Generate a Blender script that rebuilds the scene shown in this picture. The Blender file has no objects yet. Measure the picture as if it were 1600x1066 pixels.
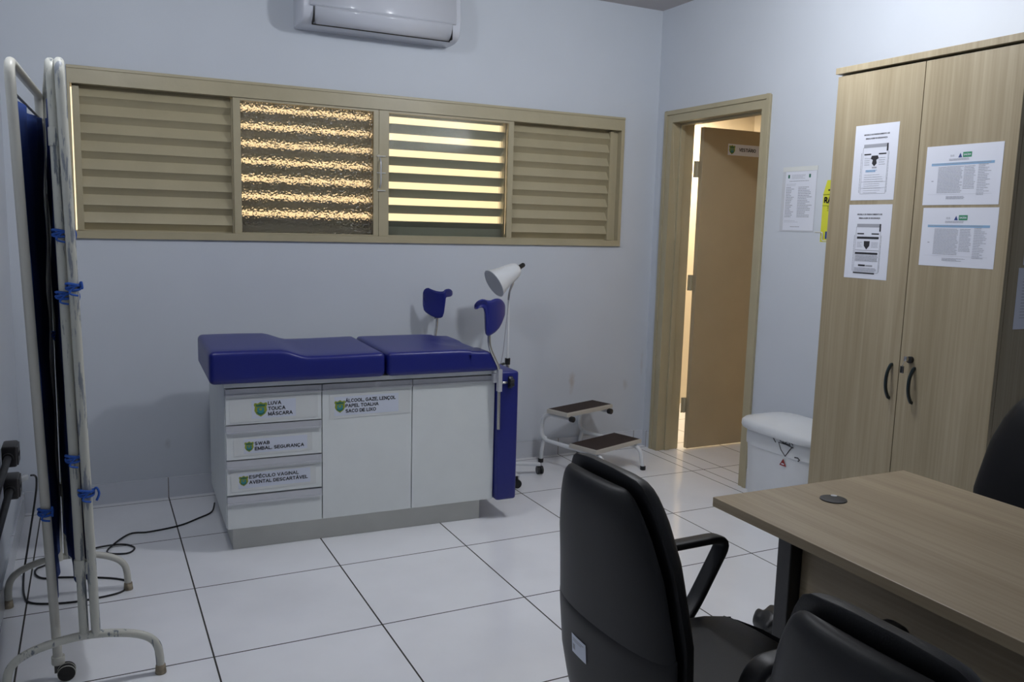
import bpy, bmesh, math, random
from mathutils import Vector, Matrix
R = math.radians
random.seed(7)
S = bpy.context.scene
COL = S.collection

# ------------------------------------------------------------------ camera, light, exposure
cam = bpy.data.cameras.new('camera'); co = bpy.data.objects.new('camera', cam); COL.objects.link(co)
cam.sensor_width = 36; cam.lens = 36 * 1318.93 / 1600; cam.clip_start = 0.02
_r = Vector((0.8945, -0.4463, 0.0262)); _F = Vector((0.4437, 0.8858, -0.1358)).normalized()
_yaw, _pitch, _roll = 0.4643063651, -0.1361972695, 0.0264562175
_F = Vector((math.sin(_yaw)*math.cos(_pitch), math.cos(_yaw)*math.cos(_pitch), math.sin(_pitch)))
_Rt = Vector((math.cos(_yaw), -math.sin(_yaw), 0)); _U = _Rt.cross(_F)
_r2 = _Rt*math.cos(_roll) + _U*math.sin(_roll); _u2 = -_Rt*math.sin(_roll) + _U*math.cos(_roll)
M = Matrix((( _r2.x, _u2.x, -_F.x, -0.3165), (_r2.y, _u2.y, -_F.y, -4.5410), (_r2.z, _u2.z, -_F.z, 1.4349), (0, 0, 0, 1)))
co.matrix_world = M
S.camera = co
S.view_settings.view_transform = 'Standard'; S.view_settings.look = 'None'
S.view_settings.exposure = 0.12; S.view_settings.gamma = 1; S.view_settings.use_curve_mapping = False

w = bpy.data.worlds.new('world'); S.world = w; w.use_nodes = True
bg = w.node_tree.nodes['Background']; bg.inputs[0].default_value = (1.0, 0.92, 0.78, 1); bg.inputs[1].default_value = 1.3

def area(name, loc, rot, sx, sy, power, color):
    l = bpy.data.lights.new(name, 'AREA'); l.shape = 'RECTANGLE'; l.size = sx; l.size_y = sy
    l.energy = power; l.color = color
    o = bpy.data.objects.new(name, l); COL.objects.link(o); o.location = loc; o.rotation_euler = rot
    return o
COOL = (0.90, 0.945, 1.0)
def lamp(name, loc, power, color, r_=.07):
    l = bpy.data.lights.new(name, 'POINT'); l.energy = power; l.color = color; l.shadow_soft_size = r_
    o = bpy.data.objects.new(name, l); COL.objects.link(o); o.location = loc; return o
lamp('ceiling_lamp_light_a', (-0.15, -1.90, 2.62), 21, COOL)
lamp('ceiling_lamp_light_b', (1.90, -1.98, 2.62), 41, COOL)
sun = bpy.data.lights.new('sun', 'SUN'); sun.energy = 4.2; sun.color = (1.0, 0.80, 0.55); sun.angle = R(1)
so = bpy.data.objects.new('sun', sun); COL.objects.link(so)
so.rotation_euler = Vector((0.15, 0.55, -0.82)).to_track_quat('-Z', 'Y').to_euler()
area('dressing_room_light', (3.75, 0.55, 2.2), (R(25), 0, 0), 0.5, 0.5, 30, (1.0, 0.84, 0.62))

T = 0.575; XR = 2.956; XL = -0.652; H = 2.79; YF = -5.35

# ------------------------------------------------------------------ materials
def mat(name, color, rough=0.5, metal=0.0, spec=0.5, bump=None, var=None, coat=0.0):
    m = bpy.data.materials.new(name); m.use_nodes = True
    nt = m.node_tree; b = nt.nodes['Principled BSDF']
    b.inputs['Base Color'].default_value = (*color, 1); b.inputs['Roughness'].default_value = rough
    b.inputs['Metallic'].default_value = metal; b.inputs['Specular IOR Level'].default_value = spec
    b.inputs['Coat Weight'].default_value = coat
    tc = nt.nodes.new('ShaderNodeTexCoord')
    if var:   # (scale, amount)
        n = nt.nodes.new('ShaderNodeTexNoise'); n.inputs['Scale'].default_value = var[0]; n.inputs['Detail'].default_value = 5
        nt.links.new(tc.outputs['Object'], n.inputs['Vector'])
        r = nt.nodes.new('ShaderNodeValToRGB')
        r.color_ramp.elements[0].position = .3; r.color_ramp.elements[1].position = .7
        r.color_ramp.elements[0].color = (*[c*(1-var[1]) for c in color], 1)
        r.color_ramp.elements[1].color = (*[min(1, c*(1+var[1])) for c in color], 1)
        nt.links.new(n.outputs['Fac'], r.inputs['Fac']); nt.links.new(r.outputs['Color'], b.inputs['Base Color'])
    if bump:  # (scale, strength)
        n = nt.nodes.new('ShaderNodeTexNoise'); n.inputs['Scale'].default_value = bump[0]; n.inputs['Detail'].default_value = 6
        nt.links.new(tc.outputs['Object'], n.inputs['Vector'])
        bp = nt.nodes.new('ShaderNodeBump'); bp.inputs['Strength'].default_value = bump[1]; bp.inputs['Distance'].default_value = 0.003
        nt.links.new(n.outputs['Fac'], bp.inputs['Height']); nt.links.new(bp.outputs['Normal'], b.inputs['Normal'])
    return m

def N(nt, typ, **kw):
    n = nt.nodes.new(typ)
    for k, v in kw.items():
        if k.startswith('_'): setattr(n, k[1:], v)
        else: n.inputs[int(k[1:])].default_value = v
    return n

def wood(name, axis, c1, c2, rough=0.42):
    m = bpy.data.materials.new(name); m.use_nodes = True; nt = m.node_tree; b = nt.nodes['Principled BSDF']
    tc = nt.nodes.new('ShaderNodeTexCoord'); mp = nt.nodes.new('ShaderNodeMapping')
    sc = [9, 9, 9]; sc[axis] = 0.6; mp.inputs['Scale'].default_value = sc
    nt.links.new(tc.outputs['Object'], mp.inputs['Vector'])
    n1 = nt.nodes.new('ShaderNodeTexNoise'); n1.inputs['Scale'].default_value = 1.2; n1.inputs['Detail'].default_value = 4; n1.inputs['Distortion'].default_value = 1.2
    nt.links.new(mp.outputs['Vector'], n1.inputs['Vector'])
    mp2 = nt.nodes.new('ShaderNodeMapping'); s2 = [110, 110, 110]; s2[axis] = 1.6; mp2.inputs['Scale'].default_value = s2
    nt.links.new(tc.outputs['Object'], mp2.inputs['Vector'])
    n2 = nt.nodes.new('ShaderNodeTexNoise'); n2.inputs['Scale'].default_value = 1; n2.inputs['Detail'].default_value = 4
    nt.links.new(mp2.outputs['Vector'], n2.inputs['Vector'])
    mx = nt.nodes.new('ShaderNodeMath'); mx.operation = 'MULTIPLY_ADD'; mx.inputs[1].default_value = .6
    ml = nt.nodes.new('ShaderNodeMath'); ml.operation = 'MULTIPLY'; ml.inputs[1].default_value = .4
    nt.links.new(n2.outputs['Fac'], ml.inputs[0]); nt.links.new(n1.outputs['Fac'], mx.inputs[0]); nt.links.new(ml.outputs[0], mx.inputs[2])
    r = nt.nodes.new('ShaderNodeValToRGB'); r.color_ramp.elements[0].position = .36; r.color_ramp.elements[1].position = .64
    r.color_ramp.elements[0].color = (*c1, 1); r.color_ramp.elements[1].color = (*c2, 1)
    nt.links.new(mx.outputs[0], r.inputs['Fac']); nt.links.new(r.outputs['Color'], b.inputs['Base Color'])
    b.inputs['Roughness'].default_value = rough; b.inputs['Specular IOR Level'].default_value = .35
    return m

def tile_mat(name, phases, lines=(), color=(0.88, 0.89, 0.92), grout=(0.03, 0.027, 0.022), wid=0.0058, rough=.12):
    """phases: {axis: offset}; joints at coordinate = offset + n*T; lines: extra (axis, value) joints."""
    m = bpy.data.materials.new(name); m.use_nodes = True; nt = m.node_tree; b = nt.nodes['Principled BSDF']
    tc = nt.nodes.new('ShaderNodeTexCoord'); sx = nt.nodes.new('ShaderNodeSeparateXYZ'); nt.links.new(tc.outputs['Object'], sx.inputs[0])
    acc = None
    def add(mask):
        nonlocal acc
        if acc is None: acc = mask
        else:
            mm = nt.nodes.new('ShaderNodeMath'); mm.operation = 'MAXIMUM'
            nt.links.new(acc, mm.inputs[0]); nt.links.new(mask, mm.inputs[1]); acc = mm.outputs[0]
    for ax, off in phases.items():
        a = nt.nodes.new('ShaderNodeMath'); a.operation = 'SUBTRACT'; a.inputs[1].default_value = off - T/2
        nt.links.new(sx.outputs[ax], a.inputs[0])
        d = nt.nodes.new('ShaderNodeMath'); d.operation = 'WRAP'; d.inputs[1].default_value = T; d.inputs[2].default_value = 0
        nt.links.new(a.outputs[0], d.inputs[0])
        c = nt.nodes.new('ShaderNodeMath'); c.operation = 'COMPARE'; c.inputs[1].default_value = T/2; c.inputs[2].default_value = wid/2
        nt.links.new(d.outputs[0], c.inputs[0]); add(c.outputs[0])
    for ax, v in lines:
        c = nt.nodes.new('ShaderNodeMath'); c.operation = 'COMPARE'; c.inputs[1].default_value = v; c.inputs[2].default_value = wid/2
        nt.links.new(sx.outputs[ax], c.inputs[0]); add(c.outputs[0])
    mx = nt.nodes.new('ShaderNodeMix'); mx.data_type = 'RGBA'
    mx.inputs[7].default_value = (*grout, 1)
    nz = nt.nodes.new('ShaderNodeTexNoise'); nz.inputs['Scale'].default_value = 2.2; nz.inputs['Detail'].default_value = 6
    nt.links.new(tc.outputs['Object'], nz.inputs['Vector'])
    rp = nt.nodes.new('ShaderNodeValToRGB'); rp.color_ramp.elements[0].position = .35; rp.color_ramp.elements[1].position = .6
    rp.color_ramp.elements[0].color = (*[c*.93 for c in color], 1); rp.color_ramp.elements[1].color = (*color, 1)
    nt.links.new(nz.outputs['Fac'], rp.inputs['Fac']); nt.links.new(rp.outputs['Color'], mx.inputs[6])
    nt.links.new(acc, mx.inputs[0]); nt.links.new(mx.outputs[2], b.inputs['Base Color'])
    ra = nt.nodes.new('ShaderNodeMath'); ra.operation = 'MULTIPLY_ADD'; ra.inputs[1].default_value = .6; ra.inputs[2].default_value = rough
    nt.links.new(acc, ra.inputs[0]); nt.links.new(ra.outputs[0], b.inputs['Roughness'])
    b.inputs['Specular IOR Level'].default_value = .5
    return m

def glass_mat(name, kind):
    m = bpy.data.materials.new(name); m.use_nodes = True; nt = m.node_tree; b = nt.nodes['Principled BSDF']
    b.inputs['Base Color'].default_value = (0.93, 0.95, 0.90, 1); b.inputs['Transmission Weight'].default_value = 1
    b.inputs['IOR'].default_value = 1.45; b.inputs['Roughness'].default_value = 0.17 if kind == 'hammered' else 0.08
    tc = nt.nodes.new('ShaderNodeTexCoord'); bp = nt.nodes.new('ShaderNodeBump')
    if kind == 'hammered': b.inputs['Base Color'].default_value = (0.84, 0.77, 0.66, 1)
    if kind == 'hammered':
        v = nt.nodes.new('ShaderNodeTexVoronoi'); v.feature = 'SMOOTH_F1'; v.inputs['Scale'].default_value = 105
        nt.links.new(tc.outputs['Object'], v.inputs['Vector']); nt.links.new(v.outputs['Distance'], bp.inputs['Height'])
        bp.inputs['Distance'].default_value = 0.0055; bp.inputs['Strength'].default_value = 1.0
    else:
        sx = nt.nodes.new('ShaderNodeSeparateXYZ'); nt.links.new(tc.outputs['Object'], sx.inputs[0])
        out = []
        for ax in (0, 2):
            ml = nt.nodes.new('ShaderNodeMath'); ml.operation = 'MULTIPLY'; ml.inputs[1].default_value = 2*math.pi/0.009
            nt.links.new(sx.outputs[ax], ml.inputs[0])
            s = nt.nodes.new('ShaderNodeMath'); s.operation = 'SINE'; nt.links.new(ml.outputs[0], s.inputs[0]); out.append(s)
        ad = nt.nodes.new('ShaderNodeMath'); nt.links.new(out[0].outputs[0], ad.inputs[0]); nt.links.new(out[1].outputs[0], ad.inputs[1])
        nt.links.new(ad.outputs[0], bp.inputs['Height']); bp.inputs['Distance'].default_value = 0.00025; bp.inputs['Strength'].default_value = .8
    nt.links.new(bp.outputs['Normal'], b.inputs['Normal'])
    return m

def chipped(name, base, under, amount=.5):
    """old paint with long scrapes showing the metal below"""
    m = bpy.data.materials.new(name); m.use_nodes = True; nt = m.node_tree; b = nt.nodes['Principled BSDF']
    tc = nt.nodes.new('ShaderNodeTexCoord'); mp = nt.nodes.new('ShaderNodeMapping'); mp.inputs['Scale'].default_value = (60, 60, 7)
    nt.links.new(tc.outputs['Object'], mp.inputs['Vector'])
    n = nt.nodes.new('ShaderNodeTexNoise'); n.inputs['Scale'].default_value = 1; n.inputs['Detail'].default_value = 6; n.inputs['Roughness'].default_value = .65
    nt.links.new(mp.outputs['Vector'], n.inputs['Vector'])
    r = nt.nodes.new('ShaderNodeValToRGB'); r.color_ramp.elements[0].position = amount; r.color_ramp.elements[1].position = amount + .05
    r.color_ramp.elements[0].color = (*base, 1); r.color_ramp.elements[1].color = (*under, 1)
    nt.links.new(n.outputs['Fac'], r.inputs['Fac']); nt.links.new(r.outputs['Color'], b.inputs['Base Color'])
    b.inputs['Roughness'].default_value = .42
    return m

def wall_mat(name, color, stain=None):
    m = bpy.data.materials.new(name); m.use_nodes = True; nt = m.node_tree; b = nt.nodes['Principled BSDF']
    tc = nt.nodes.new('ShaderNodeTexCoord')
    n = nt.nodes.new('ShaderNodeTexNoise'); n.inputs['Scale'].default_value = 3; n.inputs['Detail'].default_value = 6
    nt.links.new(tc.outputs['Object'], n.inputs['Vector'])
    r = nt.nodes.new('ShaderNodeValToRGB'); r.color_ramp.elements[0].position = .3; r.color_ramp.elements[1].position = .65
    r.color_ramp.elements[0].color = (*[c*.97 for c in color], 1); r.color_ramp.elements[1].color = (*color, 1)
    nt.links.new(n.outputs['Fac'], r.inputs['Fac']); last = r.outputs['Color']
    for (cx, cz, rx, rz, scol, amt) in (stain or []):
        mp = nt.nodes.new('ShaderNodeMapping'); mp.inputs['Location'].default_value = (-cx/rx, 0, -cz/rz); mp.inputs['Scale'].default_value = (1/rx, 0, 1/rz)
        nt.links.new(tc.outputs['Object'], mp.inputs['Vector'])
        ln = nt.nodes.new('ShaderNodeVectorMath'); ln.operation = 'LENGTH'; nt.links.new(mp.outputs['Vector'], ln.inputs[0])
        n3 = nt.nodes.new('ShaderNodeTexNoise'); n3.inputs['Scale'].default_value = 25; n3.inputs['Detail'].default_value = 5
        nt.links.new(tc.outputs['Object'], n3.inputs['Vector'])
        ad = nt.nodes.new('ShaderNodeMath'); ad.operation = 'MULTIPLY_ADD'; ad.inputs[1].default_value = 1.6; nt.links.new(n3.outputs['Fac'], ad.inputs[0]); nt.links.new(ln.outputs['Value'], ad.inputs[2])
        mr = nt.nodes.new('ShaderNodeMapRange'); mr.inputs[1].default_value = .9; mr.inputs[2].default_value = 1.7; mr.inputs[3].default_value = amt; mr.inputs[4].default_value = 0
        nt.links.new(ad.outputs[0], mr.inputs[0])
        mx = nt.nodes.new('ShaderNodeMix'); mx.data_type = 'RGBA'; mx.inputs[7].default_value = (*scol, 1)
        nt.links.new(mr.outputs[0], mx.inputs[0]); nt.links.new(last, mx.inputs[6]); last = mx.outputs[2]
    nt.links.new(last, b.inputs['Base Color'])
    n2 = nt.nodes.new('ShaderNodeTexNoise'); n2.inputs['Scale'].default_value = 140; n2.inputs['Detail'].default_value = 3
    nt.links.new(tc.outputs['Object'], n2.inputs['Vector'])
    bp = nt.nodes.new('ShaderNodeBump'); bp.inputs['Strength'].default_value = .15; bp.inputs['Distance'].default_value = .001
    nt.links.new(n2.outputs['Fac'], bp.inputs['Height']); nt.links.new(bp.outputs['Normal'], b.inputs['Normal'])
    b.inputs['Roughness'].default_value = .5; b.inputs['Specular IOR Level'].default_value = .3
    return m

WALL = (0.60, 0.635, 0.69)
m_wall = wall_mat('wall_paint', WALL)
m_wallback = wall_mat('wall_paint_stained', WALL, [(2.39, .46, .03, .09, (.42, .33, .27), .5), (0.0, .28, .02, .03, (.3, .3, .32), .3), (2.80, .42, .03, .05, (.4, .36, .33), .35), (2.92, .55, .015, .12, (.42, .36, .33), .3)])
m_ceil = mat('ceiling_paint', (.50, .47, .47), .8)
m_floor = tile_mat('floor_tiles', {0: 0.0, 1: -0.6296}, [(0, 2.962), (0, 3.10)])
m_skx = tile_mat('skirting_tiles_x', {0: 0.0}, color=(.66, .69, .75), grout=(.16, .14, .13), wid=.004)
m_sky = tile_mat('skirting_tiles_y', {1: -0.05}, color=(.66, .69, .75), grout=(.16, .14, .13), wid=.004)
m_cream = mat('cream_enamel', (.43, .375, .245), .38, var=(6, .05), bump=(60, .12))
m_blade = mat('grey_blade_enamel', (.26, .27, .22), .5)
m_creamdoor = mat('cream_door_enamel', (.43, .35, .225), .45, var=(4, .04))
m_dark = mat('dark_gap', (.02, .018, .015), .8)
m_glassh = glass_mat('hammered_glass', 'hammered'); m_glassg = glass_mat('fine_grid_glass', 'grid')
m_laminate = mat('white_laminate', (.72, .75, .74), .4, var=(8, .02))
m_plinth = mat('plinth_laminate', (.62, .62, .58), .45, var=(5, .06))
m_alu = mat('brushed_aluminium', (.60, .61, .64), .32, .45)
m_vinyl = mat('blue_vinyl', (.010, .016, .175), .36, spec=.5, bump=(220, .12))
m_chrome = mat('chrome_steel', (.62, .61, .58), .22, 1.0)
m_blackpl = mat('black_plastic', (.012, .012, .013), .4)
m_blackrub = mat('black_rubber', (.02, .018, .016), .7)
m_whitemetal = mat('white_enamel_metal', (.72, .74, .76), .3)
m_lampin = mat('lamp_reflector', (.80, .82, .86), .35)
m_tread = mat('brown_ribbed_rubber', (.030, .016, .012), .75, bump=(300, .5))
m_rim = mat('cream_metal_edge', (.55, .52, .46), .4)
m_frame = mat('ivory_tube_paint', (.56, .55, .49), .38, var=(5, .05))
m_framechip = chipped('ivory_tube_paint_scraped', (.54, .54, .48), (.16, .18, .20), .56)
m_frameg = chipped('ivory_tube_paint_worn', (.55, .55, .49), (.24, .26, .29), .52)
m_tubesteel = mat('grey_tube', (.20, .21, .21), .35, .6)
m_cloth = mat('blue_cloth', (.015, .045, .20), .85, bump=(400, .4))
m_tie = mat('blue_fabric_tie', (.02, .09, .40), .8, bump=(300, .4))
m_rust = mat('rusty_foot', (.30, .25, .18), .7, var=(60, .5))
m_cupw = wood('oak_laminate_vertical', 2, (.30, .245, .155), (.41, .345, .235))
m_cups = wood('oak_laminate_side', 2, (.30, .245, .155), (.41, .345, .235))
m_deskw = wood('oak_laminate_desk', 1, (.27, .21, .135), (.38, .31, .21), .4)
m_edge = mat('oak_edge_band', (.30, .235, .155), .45, var=(30, .12))
m_leather = mat('black_leatherette', (.006, .006, .007), .46, spec=.30, bump=(350, .12))
m_shell = mat('black_chair_shell', (.008, .008, .009), .45, spec=.38)
m_teal = mat('dark_handle', (.008, .018, .022), .3)
m_paper = mat('white_paper', (.70, .72, .80), .6)
m_sleeve = mat('plastic_sleeve', (.56, .58, .63), .25)
m_ink = mat('black_ink', (.02, .02, .025), .6)
m_inkg = mat('grey_ink', (.33, .34, .38), .6)
m_inkl = mat('light_grey_ink', (.47, .49, .54), .6)
m_inkb = mat('blue_ink', (.25, .42, .62), .6)
m_inkgreen = mat('green_ink', (.03, .25, .12), .6)
m_inknavy = mat('navy_ink', (.03, .06, .22), .6)
m_shY = mat('shield_yellow', (.28, .33, .03), .5); m_shG = mat('shield_green', (.03, .15, .10), .5); m_shT = mat('shield_teal', (.04, .24, .28), .5)
m_sticker = mat('sticker_paper', (.62, .66, .75), .5)
m_tape = mat('clear_tape', (.68, .70, .69), .18)
m_yellow = mat('yellow_carton', (.62, .62, .045), .5)
m_binw = mat('white_bin_plastic', (.66, .68, .70), .3, var=(6, .03))
m_red = mat('red_print', (.25, .02, .02), .5)
m_ac = mat('ac_white_plastic', (.60, .62, .68), .14)
m_conduit = mat('grey_pvc', (.085, .08, .078), .5, var=(20, .15))
m_clear = mat('pale_plug', (.5, .52, .54), .2)
m_cable = mat('black_cable', (.01, .01, .012), .5)
m_backdrop = mat('sunlit_backdrop', (.85, .76, .60), .9)
m_dressing = mat('dressing_room_paint', (.72, .64, .50), .7)

# ------------------------------------------------------------------ mesh builder
# block capitals as strokes on a unit-high box: letter -> (width, [polylines])
def _arc(cx, cy, rx, ry, a0, a1, n=10): return [(cx+rx*math.cos(R(a0+(a1-a0)*i/n)), cy+ry*math.sin(R(a0+(a1-a0)*i/n))) for i in range(n+1)]
_C = _arc(.42, .5, .42, .5, 42, 318, 16)
_S = _arc(.34, .74, .31, .26, 30, 270, 10)+_arc(.34, .255, .34, .255, 90, -150, 10)[1:]
_O = _arc(.44, .5, .44, .5, 0, 360, 20)
_P = [(0, 0), (0, 1), (.36, 1)]+_arc(.36, .74, .28, .26, 90, -90, 8)[1:]+[(0, .48)]
GLYPH = {
 'A': (.80, [[(0, 0), (.38, 1), (.42, 1), (.80, 0)], [(.15, .34), (.65, .34)]]),
 'B': (.66, [[(0, 0), (0, 1), (.36, 1)]+_arc(.36, .76, .24, .24, 90, -90, 8)[1:]+[(0, .52)], [(.36, .52)]+_arc(.36, .26, .30, .26, 90, -90, 8)+[(0, 0)]]),
 'C': (.76, [_C]), 'D': (.74, [[(0, 0), (0, 1), (.30, 1)]+_arc(.30, .5, .42, .5, 90, -90, 10)+[(0, 0)]]),
 'E': (.62, [[(.62, 1), (0, 1), (0, 0), (.64, 0)], [(0, .52), (.56, .52)]]),
 'G': (.82, [_C+[(.80, .17), (.80, .46), (.48, .46)]]), 'H': (.68, [[(0, 0), (0, 1)], [(.68, 0), (.68, 1)], [(0, .52), (.68, .52)]]), 'I': (.02, [[(0, 0), (0, 1)]]), 'L': (.54, [[(0, 1), (0, 0), (.56, 0)]]),
 'M': (.80, [[(0, 0), (0, 1), (.40, .1), (.80, 1), (.80, 0)]]), 'N': (.68, [[(0, 0), (0, 1), (.68, 0), (.68, 1)]]),
 'O': (.88, [_O]), 'P': (.64, [_P]), 'R': (.70, [_P, [(.34, .48), (.68, 0)]]), 'S': (.68, [_S]),
 'T': (.70, [[(0, 1), (.70, 1)], [(.35, 1), (.35, 0)]]), 'U': (.68, [[(0, 1), (0, .34)]+_arc(.34, .34, .34, .34, 180, 360, 10)+[(.68, 1)]]),
 'V': (.74, [[(0, 1), (.36, 0), (.38, 0), (.74, 1)]]), 'W': (1.12, [[(0, 1), (.28, 0), (.56, .95), (.84, 0), (1.12, 1)]]),
 'X': (.72, [[(0, 0), (.72, 1)], [(0, 1), (.72, 0)]]), 'Z': (.66, [[(0, 1), (.66, 1), (0, 0), (.66, 0)]]),
 '.': (.04, [[(.02, 0), (.02, .06)]]), ',': (.06, [[(.06, .04), (.02, -.16)]]), ' ': (.14, [])}
GLYPH['Á'] = (.80, GLYPH['A'][1]+[[(.36, 1.16), (.50, 1.30)]]); GLYPH['É'] = (.62, GLYPH['E'][1]+[[(.26, 1.16), (.40, 1.30)]])
GLYPH['Ç'] = (.76, [_C, [(.44, -.04), (.50, -.16), (.40, -.24), (.32, -.22)]])

class MB:
    def __init__(s): s.v = []; s.f = []; s.m = []; s.mats = []
    def mi(s, m):
        if m not in s.mats: s.mats.append(m)
        return s.mats.index(m)
    def add(s, vs, fs, m, X=None):
        b = len(s.v); k = s.mi(m)
        for v in vs:
            v = Vector(v); s.v.append(tuple(X @ v) if X else tuple(v))
        for f in fs: s.f.append([b+i for i in f]); s.m.append(k)
    def box(s, x0, x1, y0, y1, z0, z1, m, X=None):
        x0, x1 = min(x0, x1), max(x0, x1); y0, y1 = min(y0, y1), max(y0, y1); z0, z1 = min(z0, z1), max(z0, z1)
        vs = [(x, y, z) for x in (x0, x1) for y in (y0, y1) for z in (z0, z1)]
        s.add(vs, [(0,1,3,2),(4,6,7,5),(0,4,5,1),(2,3,7,6),(0,2,6,4),(1,5,7,3)], m, X)
        return s
    def rbox(s, x0, x1, y0, y1, z0, z1, r, m, X=None, n=3, mid=1, deform=None):
        """rounded box; mid = number of inner segments on each face"""
        def samples(a, b):
            L = [a + r*(1-math.cos(math.pi/2*i/n)) for i in range(n+1)]
            Rr = [b - r*(1-math.cos(math.pi/2*i/n)) for i in range(n, -1, -1)]
            md = [a+r+(b-a-2*r)*i/mid for i in range(1, mid)]
            return L + md + Rr
        mids = mid if isinstance(mid, (tuple, list)) else (mid, mid, mid)
        A = []
        for (a, b), k in zip(((x0, x1), (y0, y1), (z0, z1)), mids):
            mid = k; A.append(samples(a, b))
        lo = (x0+r, y0+r, z0+r); hi = (x1-r, y1-r, z1-r)
        idx = {}; vs = []; fs = []
        def vid(i, j, k):
            if (i, j, k) in idx: return idx[(i, j, k)]
            p = Vector((A[0][i], A[1][j], A[2][k])); q = Vector([min(max(p[t], lo[t]), hi[t]) for t in range(3)])
            d = p-q
            p = q + d.normalized()*r if d.length > 1e-9 else q
            if deform: p = Vector(deform(p))
            idx[(i, j, k)] = len(vs); vs.append(p); return idx[(i, j, k)]
        nx, ny, nz = [len(a)-1 for a in A]
        for i in range(nx):
            for j in range(ny):
                fs.append((vid(i,j,0), vid(i,j+1,0), vid(i+1,j+1,0), vid(i+1,j,0)))
                fs.append((vid(i,j,nz), vid(i+1,j,nz), vid(i+1,j+1,nz), vid(i,j+1,nz)))
        for i in range(nx):
            for k in range(nz):
                fs.append((vid(i,0,k), vid(i+1,0,k), vid(i+1,0,k+1), vid(i,0,k+1)))
                fs.append((vid(i,ny,k), vid(i,ny,k+1), vid(i+1,ny,k+1), vid(i+1,ny,k)))
        for j in range(ny):
            for k in range(nz):
                fs.append((vid(0,j,k), vid(0,j,k+1), vid(0,j+1,k+1), vid(0,j+1,k)))
                fs.append((vid(nx,j,k), vid(nx,j+1,k), vid(nx,j+1,k+1), vid(nx,j,k+1)))
        s.add(vs, fs, m, X); return s
    def tube(s, pts, r, m, seg=12, closed=False, X=None, flat=None, caps=True):
        """sweep a circle (or a flat=(w,t) rounded rectangle) along a path"""
        P = [Vector(p) for p in pts]; n = len(P)
        rr = r if isinstance(r, (list, tuple)) else [r]*n
        vs = []; fs = []; up = None
        for i in range(n):
            if closed: t = P[(i+1) % n]-P[i-1]
            else: t = P[min(i+1, n-1)]-P[max(i-1, 0)]
            t.normalize()
            if up is None:
                a = Vector((0, 0, 1)) if abs(t.z) < .9 else Vector((0, 1, 0))
                if flat and len(flat) > 2: a = Vector(flat[2])
                up = (a - t*a.dot(t)).normalized()
            else: up = (up - t*up.dot(t)).normalized()
            sd = t.cross(up)
            for k in range(seg):
                an = 2*math.pi*k/seg
                if flat:
                    c, q = math.cos(an), math.sin(an)
                    e = .5
                    x = math.copysign(abs(c)**e, c)*flat[0]/2; y = math.copysign(abs(q)**e, q)*flat[1]/2
                    vs.append(P[i]+up*x+sd*y)
                else: vs.append(P[i]+up*math.cos(an)*rr[i]+sd*math.sin(an)*rr[i])
        last = n if closed else n-1
        for i in range(last):
            for k in range(seg):
                a = i*seg+k; b = i*seg+(k+1) % seg; c = ((i+1) % n)*seg+(k+1) % seg; d = ((i+1) % n)*seg+k
                fs.append((a, d, c, b))
        if not closed and caps:
            fs.append(tuple(range(seg))); fs.append(tuple(reversed(range((n-1)*seg, n*seg))))
        s.add(vs, fs, m, X); return s
    def lathe(s, prof, m, seg=32, X=None, sx=1, sy=1, e=1.0):
        """prof [(radius, z)]; sx, sy stretch; e<1 squares the section"""
        vs = []; fs = []
        for (r, z) in prof:
            for k in range(seg):
                an = 2*math.pi*k/seg; c, q = math.cos(an), math.sin(an)
                vs.append((math.copysign(abs(c)**e, c)*r*sx, math.copysign(abs(q)**e, q)*r*sy, z))
        for i in range(len(prof)-1):
            for k in range(seg):
                fs.append((i*seg+k, i*seg+(k+1) % seg, (i+1)*seg+(k+1) % seg, (i+1)*seg+k))
        if prof[0][0] > 1e-6: fs.append(tuple(reversed(range(seg))))
        if prof[-1][0] > 1e-6: fs.append(tuple(range((len(prof)-1)*seg, len(prof)*seg)))
        s.add(vs, fs, m, X); return s
    def cyl(s, a, b, r, m, seg=20, r2=None):
        a, b = Vector(a), Vector(b)
        s.tube([a, b], [r, r2 if r2 is not None else r], m, seg); return s
    def prism(s, poly, d0, d1, m, X=None):
        """polygon in local xy, extruded along z from d0 to d1"""
        n = len(poly)
        vs = [(x, y, d0) for x, y in poly]+[(x, y, d1) for x, y in poly]
        fs = [tuple(reversed(range(n))), tuple(range(n, 2*n))]+[(i, (i+1) % n, n+(i+1) % n, n+i) for i in range(n)]
        s.add(vs, fs, m, X); return s
    def grid(s, fn, nu, nv, m, X=None, thick=None):
        vs = [fn(i/nu, j/nv) for i in range(nu+1) for j in range(nv+1)]
        fs = [(i*(nv+1)+j, (i+1)*(nv+1)+j, (i+1)*(nv+1)+j+1, i*(nv+1)+j+1) for i in range(nu) for j in range(nv)]
        s.add(vs, fs, m, X); return s
    def text(s, string, size, m, X, align='LEFT', bold=0.0, sx=1.0, depth=0.0002, spacing=1.0):
        cu = bpy.data.curves.new('t', 'FONT'); cu.body = string; cu.size = size; cu.align_x = align
        cu.offset = bold*size; cu.resolution_u = 3; cu.extrude = depth; cu.space_line = spacing
        o = bpy.data.objects.new('t', cu); COL.objects.link(o)
        bpy.context.view_layer.update()
        me = o.to_mesh()
        vs = [(v.co.x*sx, v.co.y, v.co.z) for v in me.vertices]; fs = [tuple(p.vertices) for p in me.polygons]
        s.add(vs, fs, m, X)
        o.to_mesh_clear(); bpy.data.objects.remove(o); bpy.data.curves.remove(cu); return s
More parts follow.
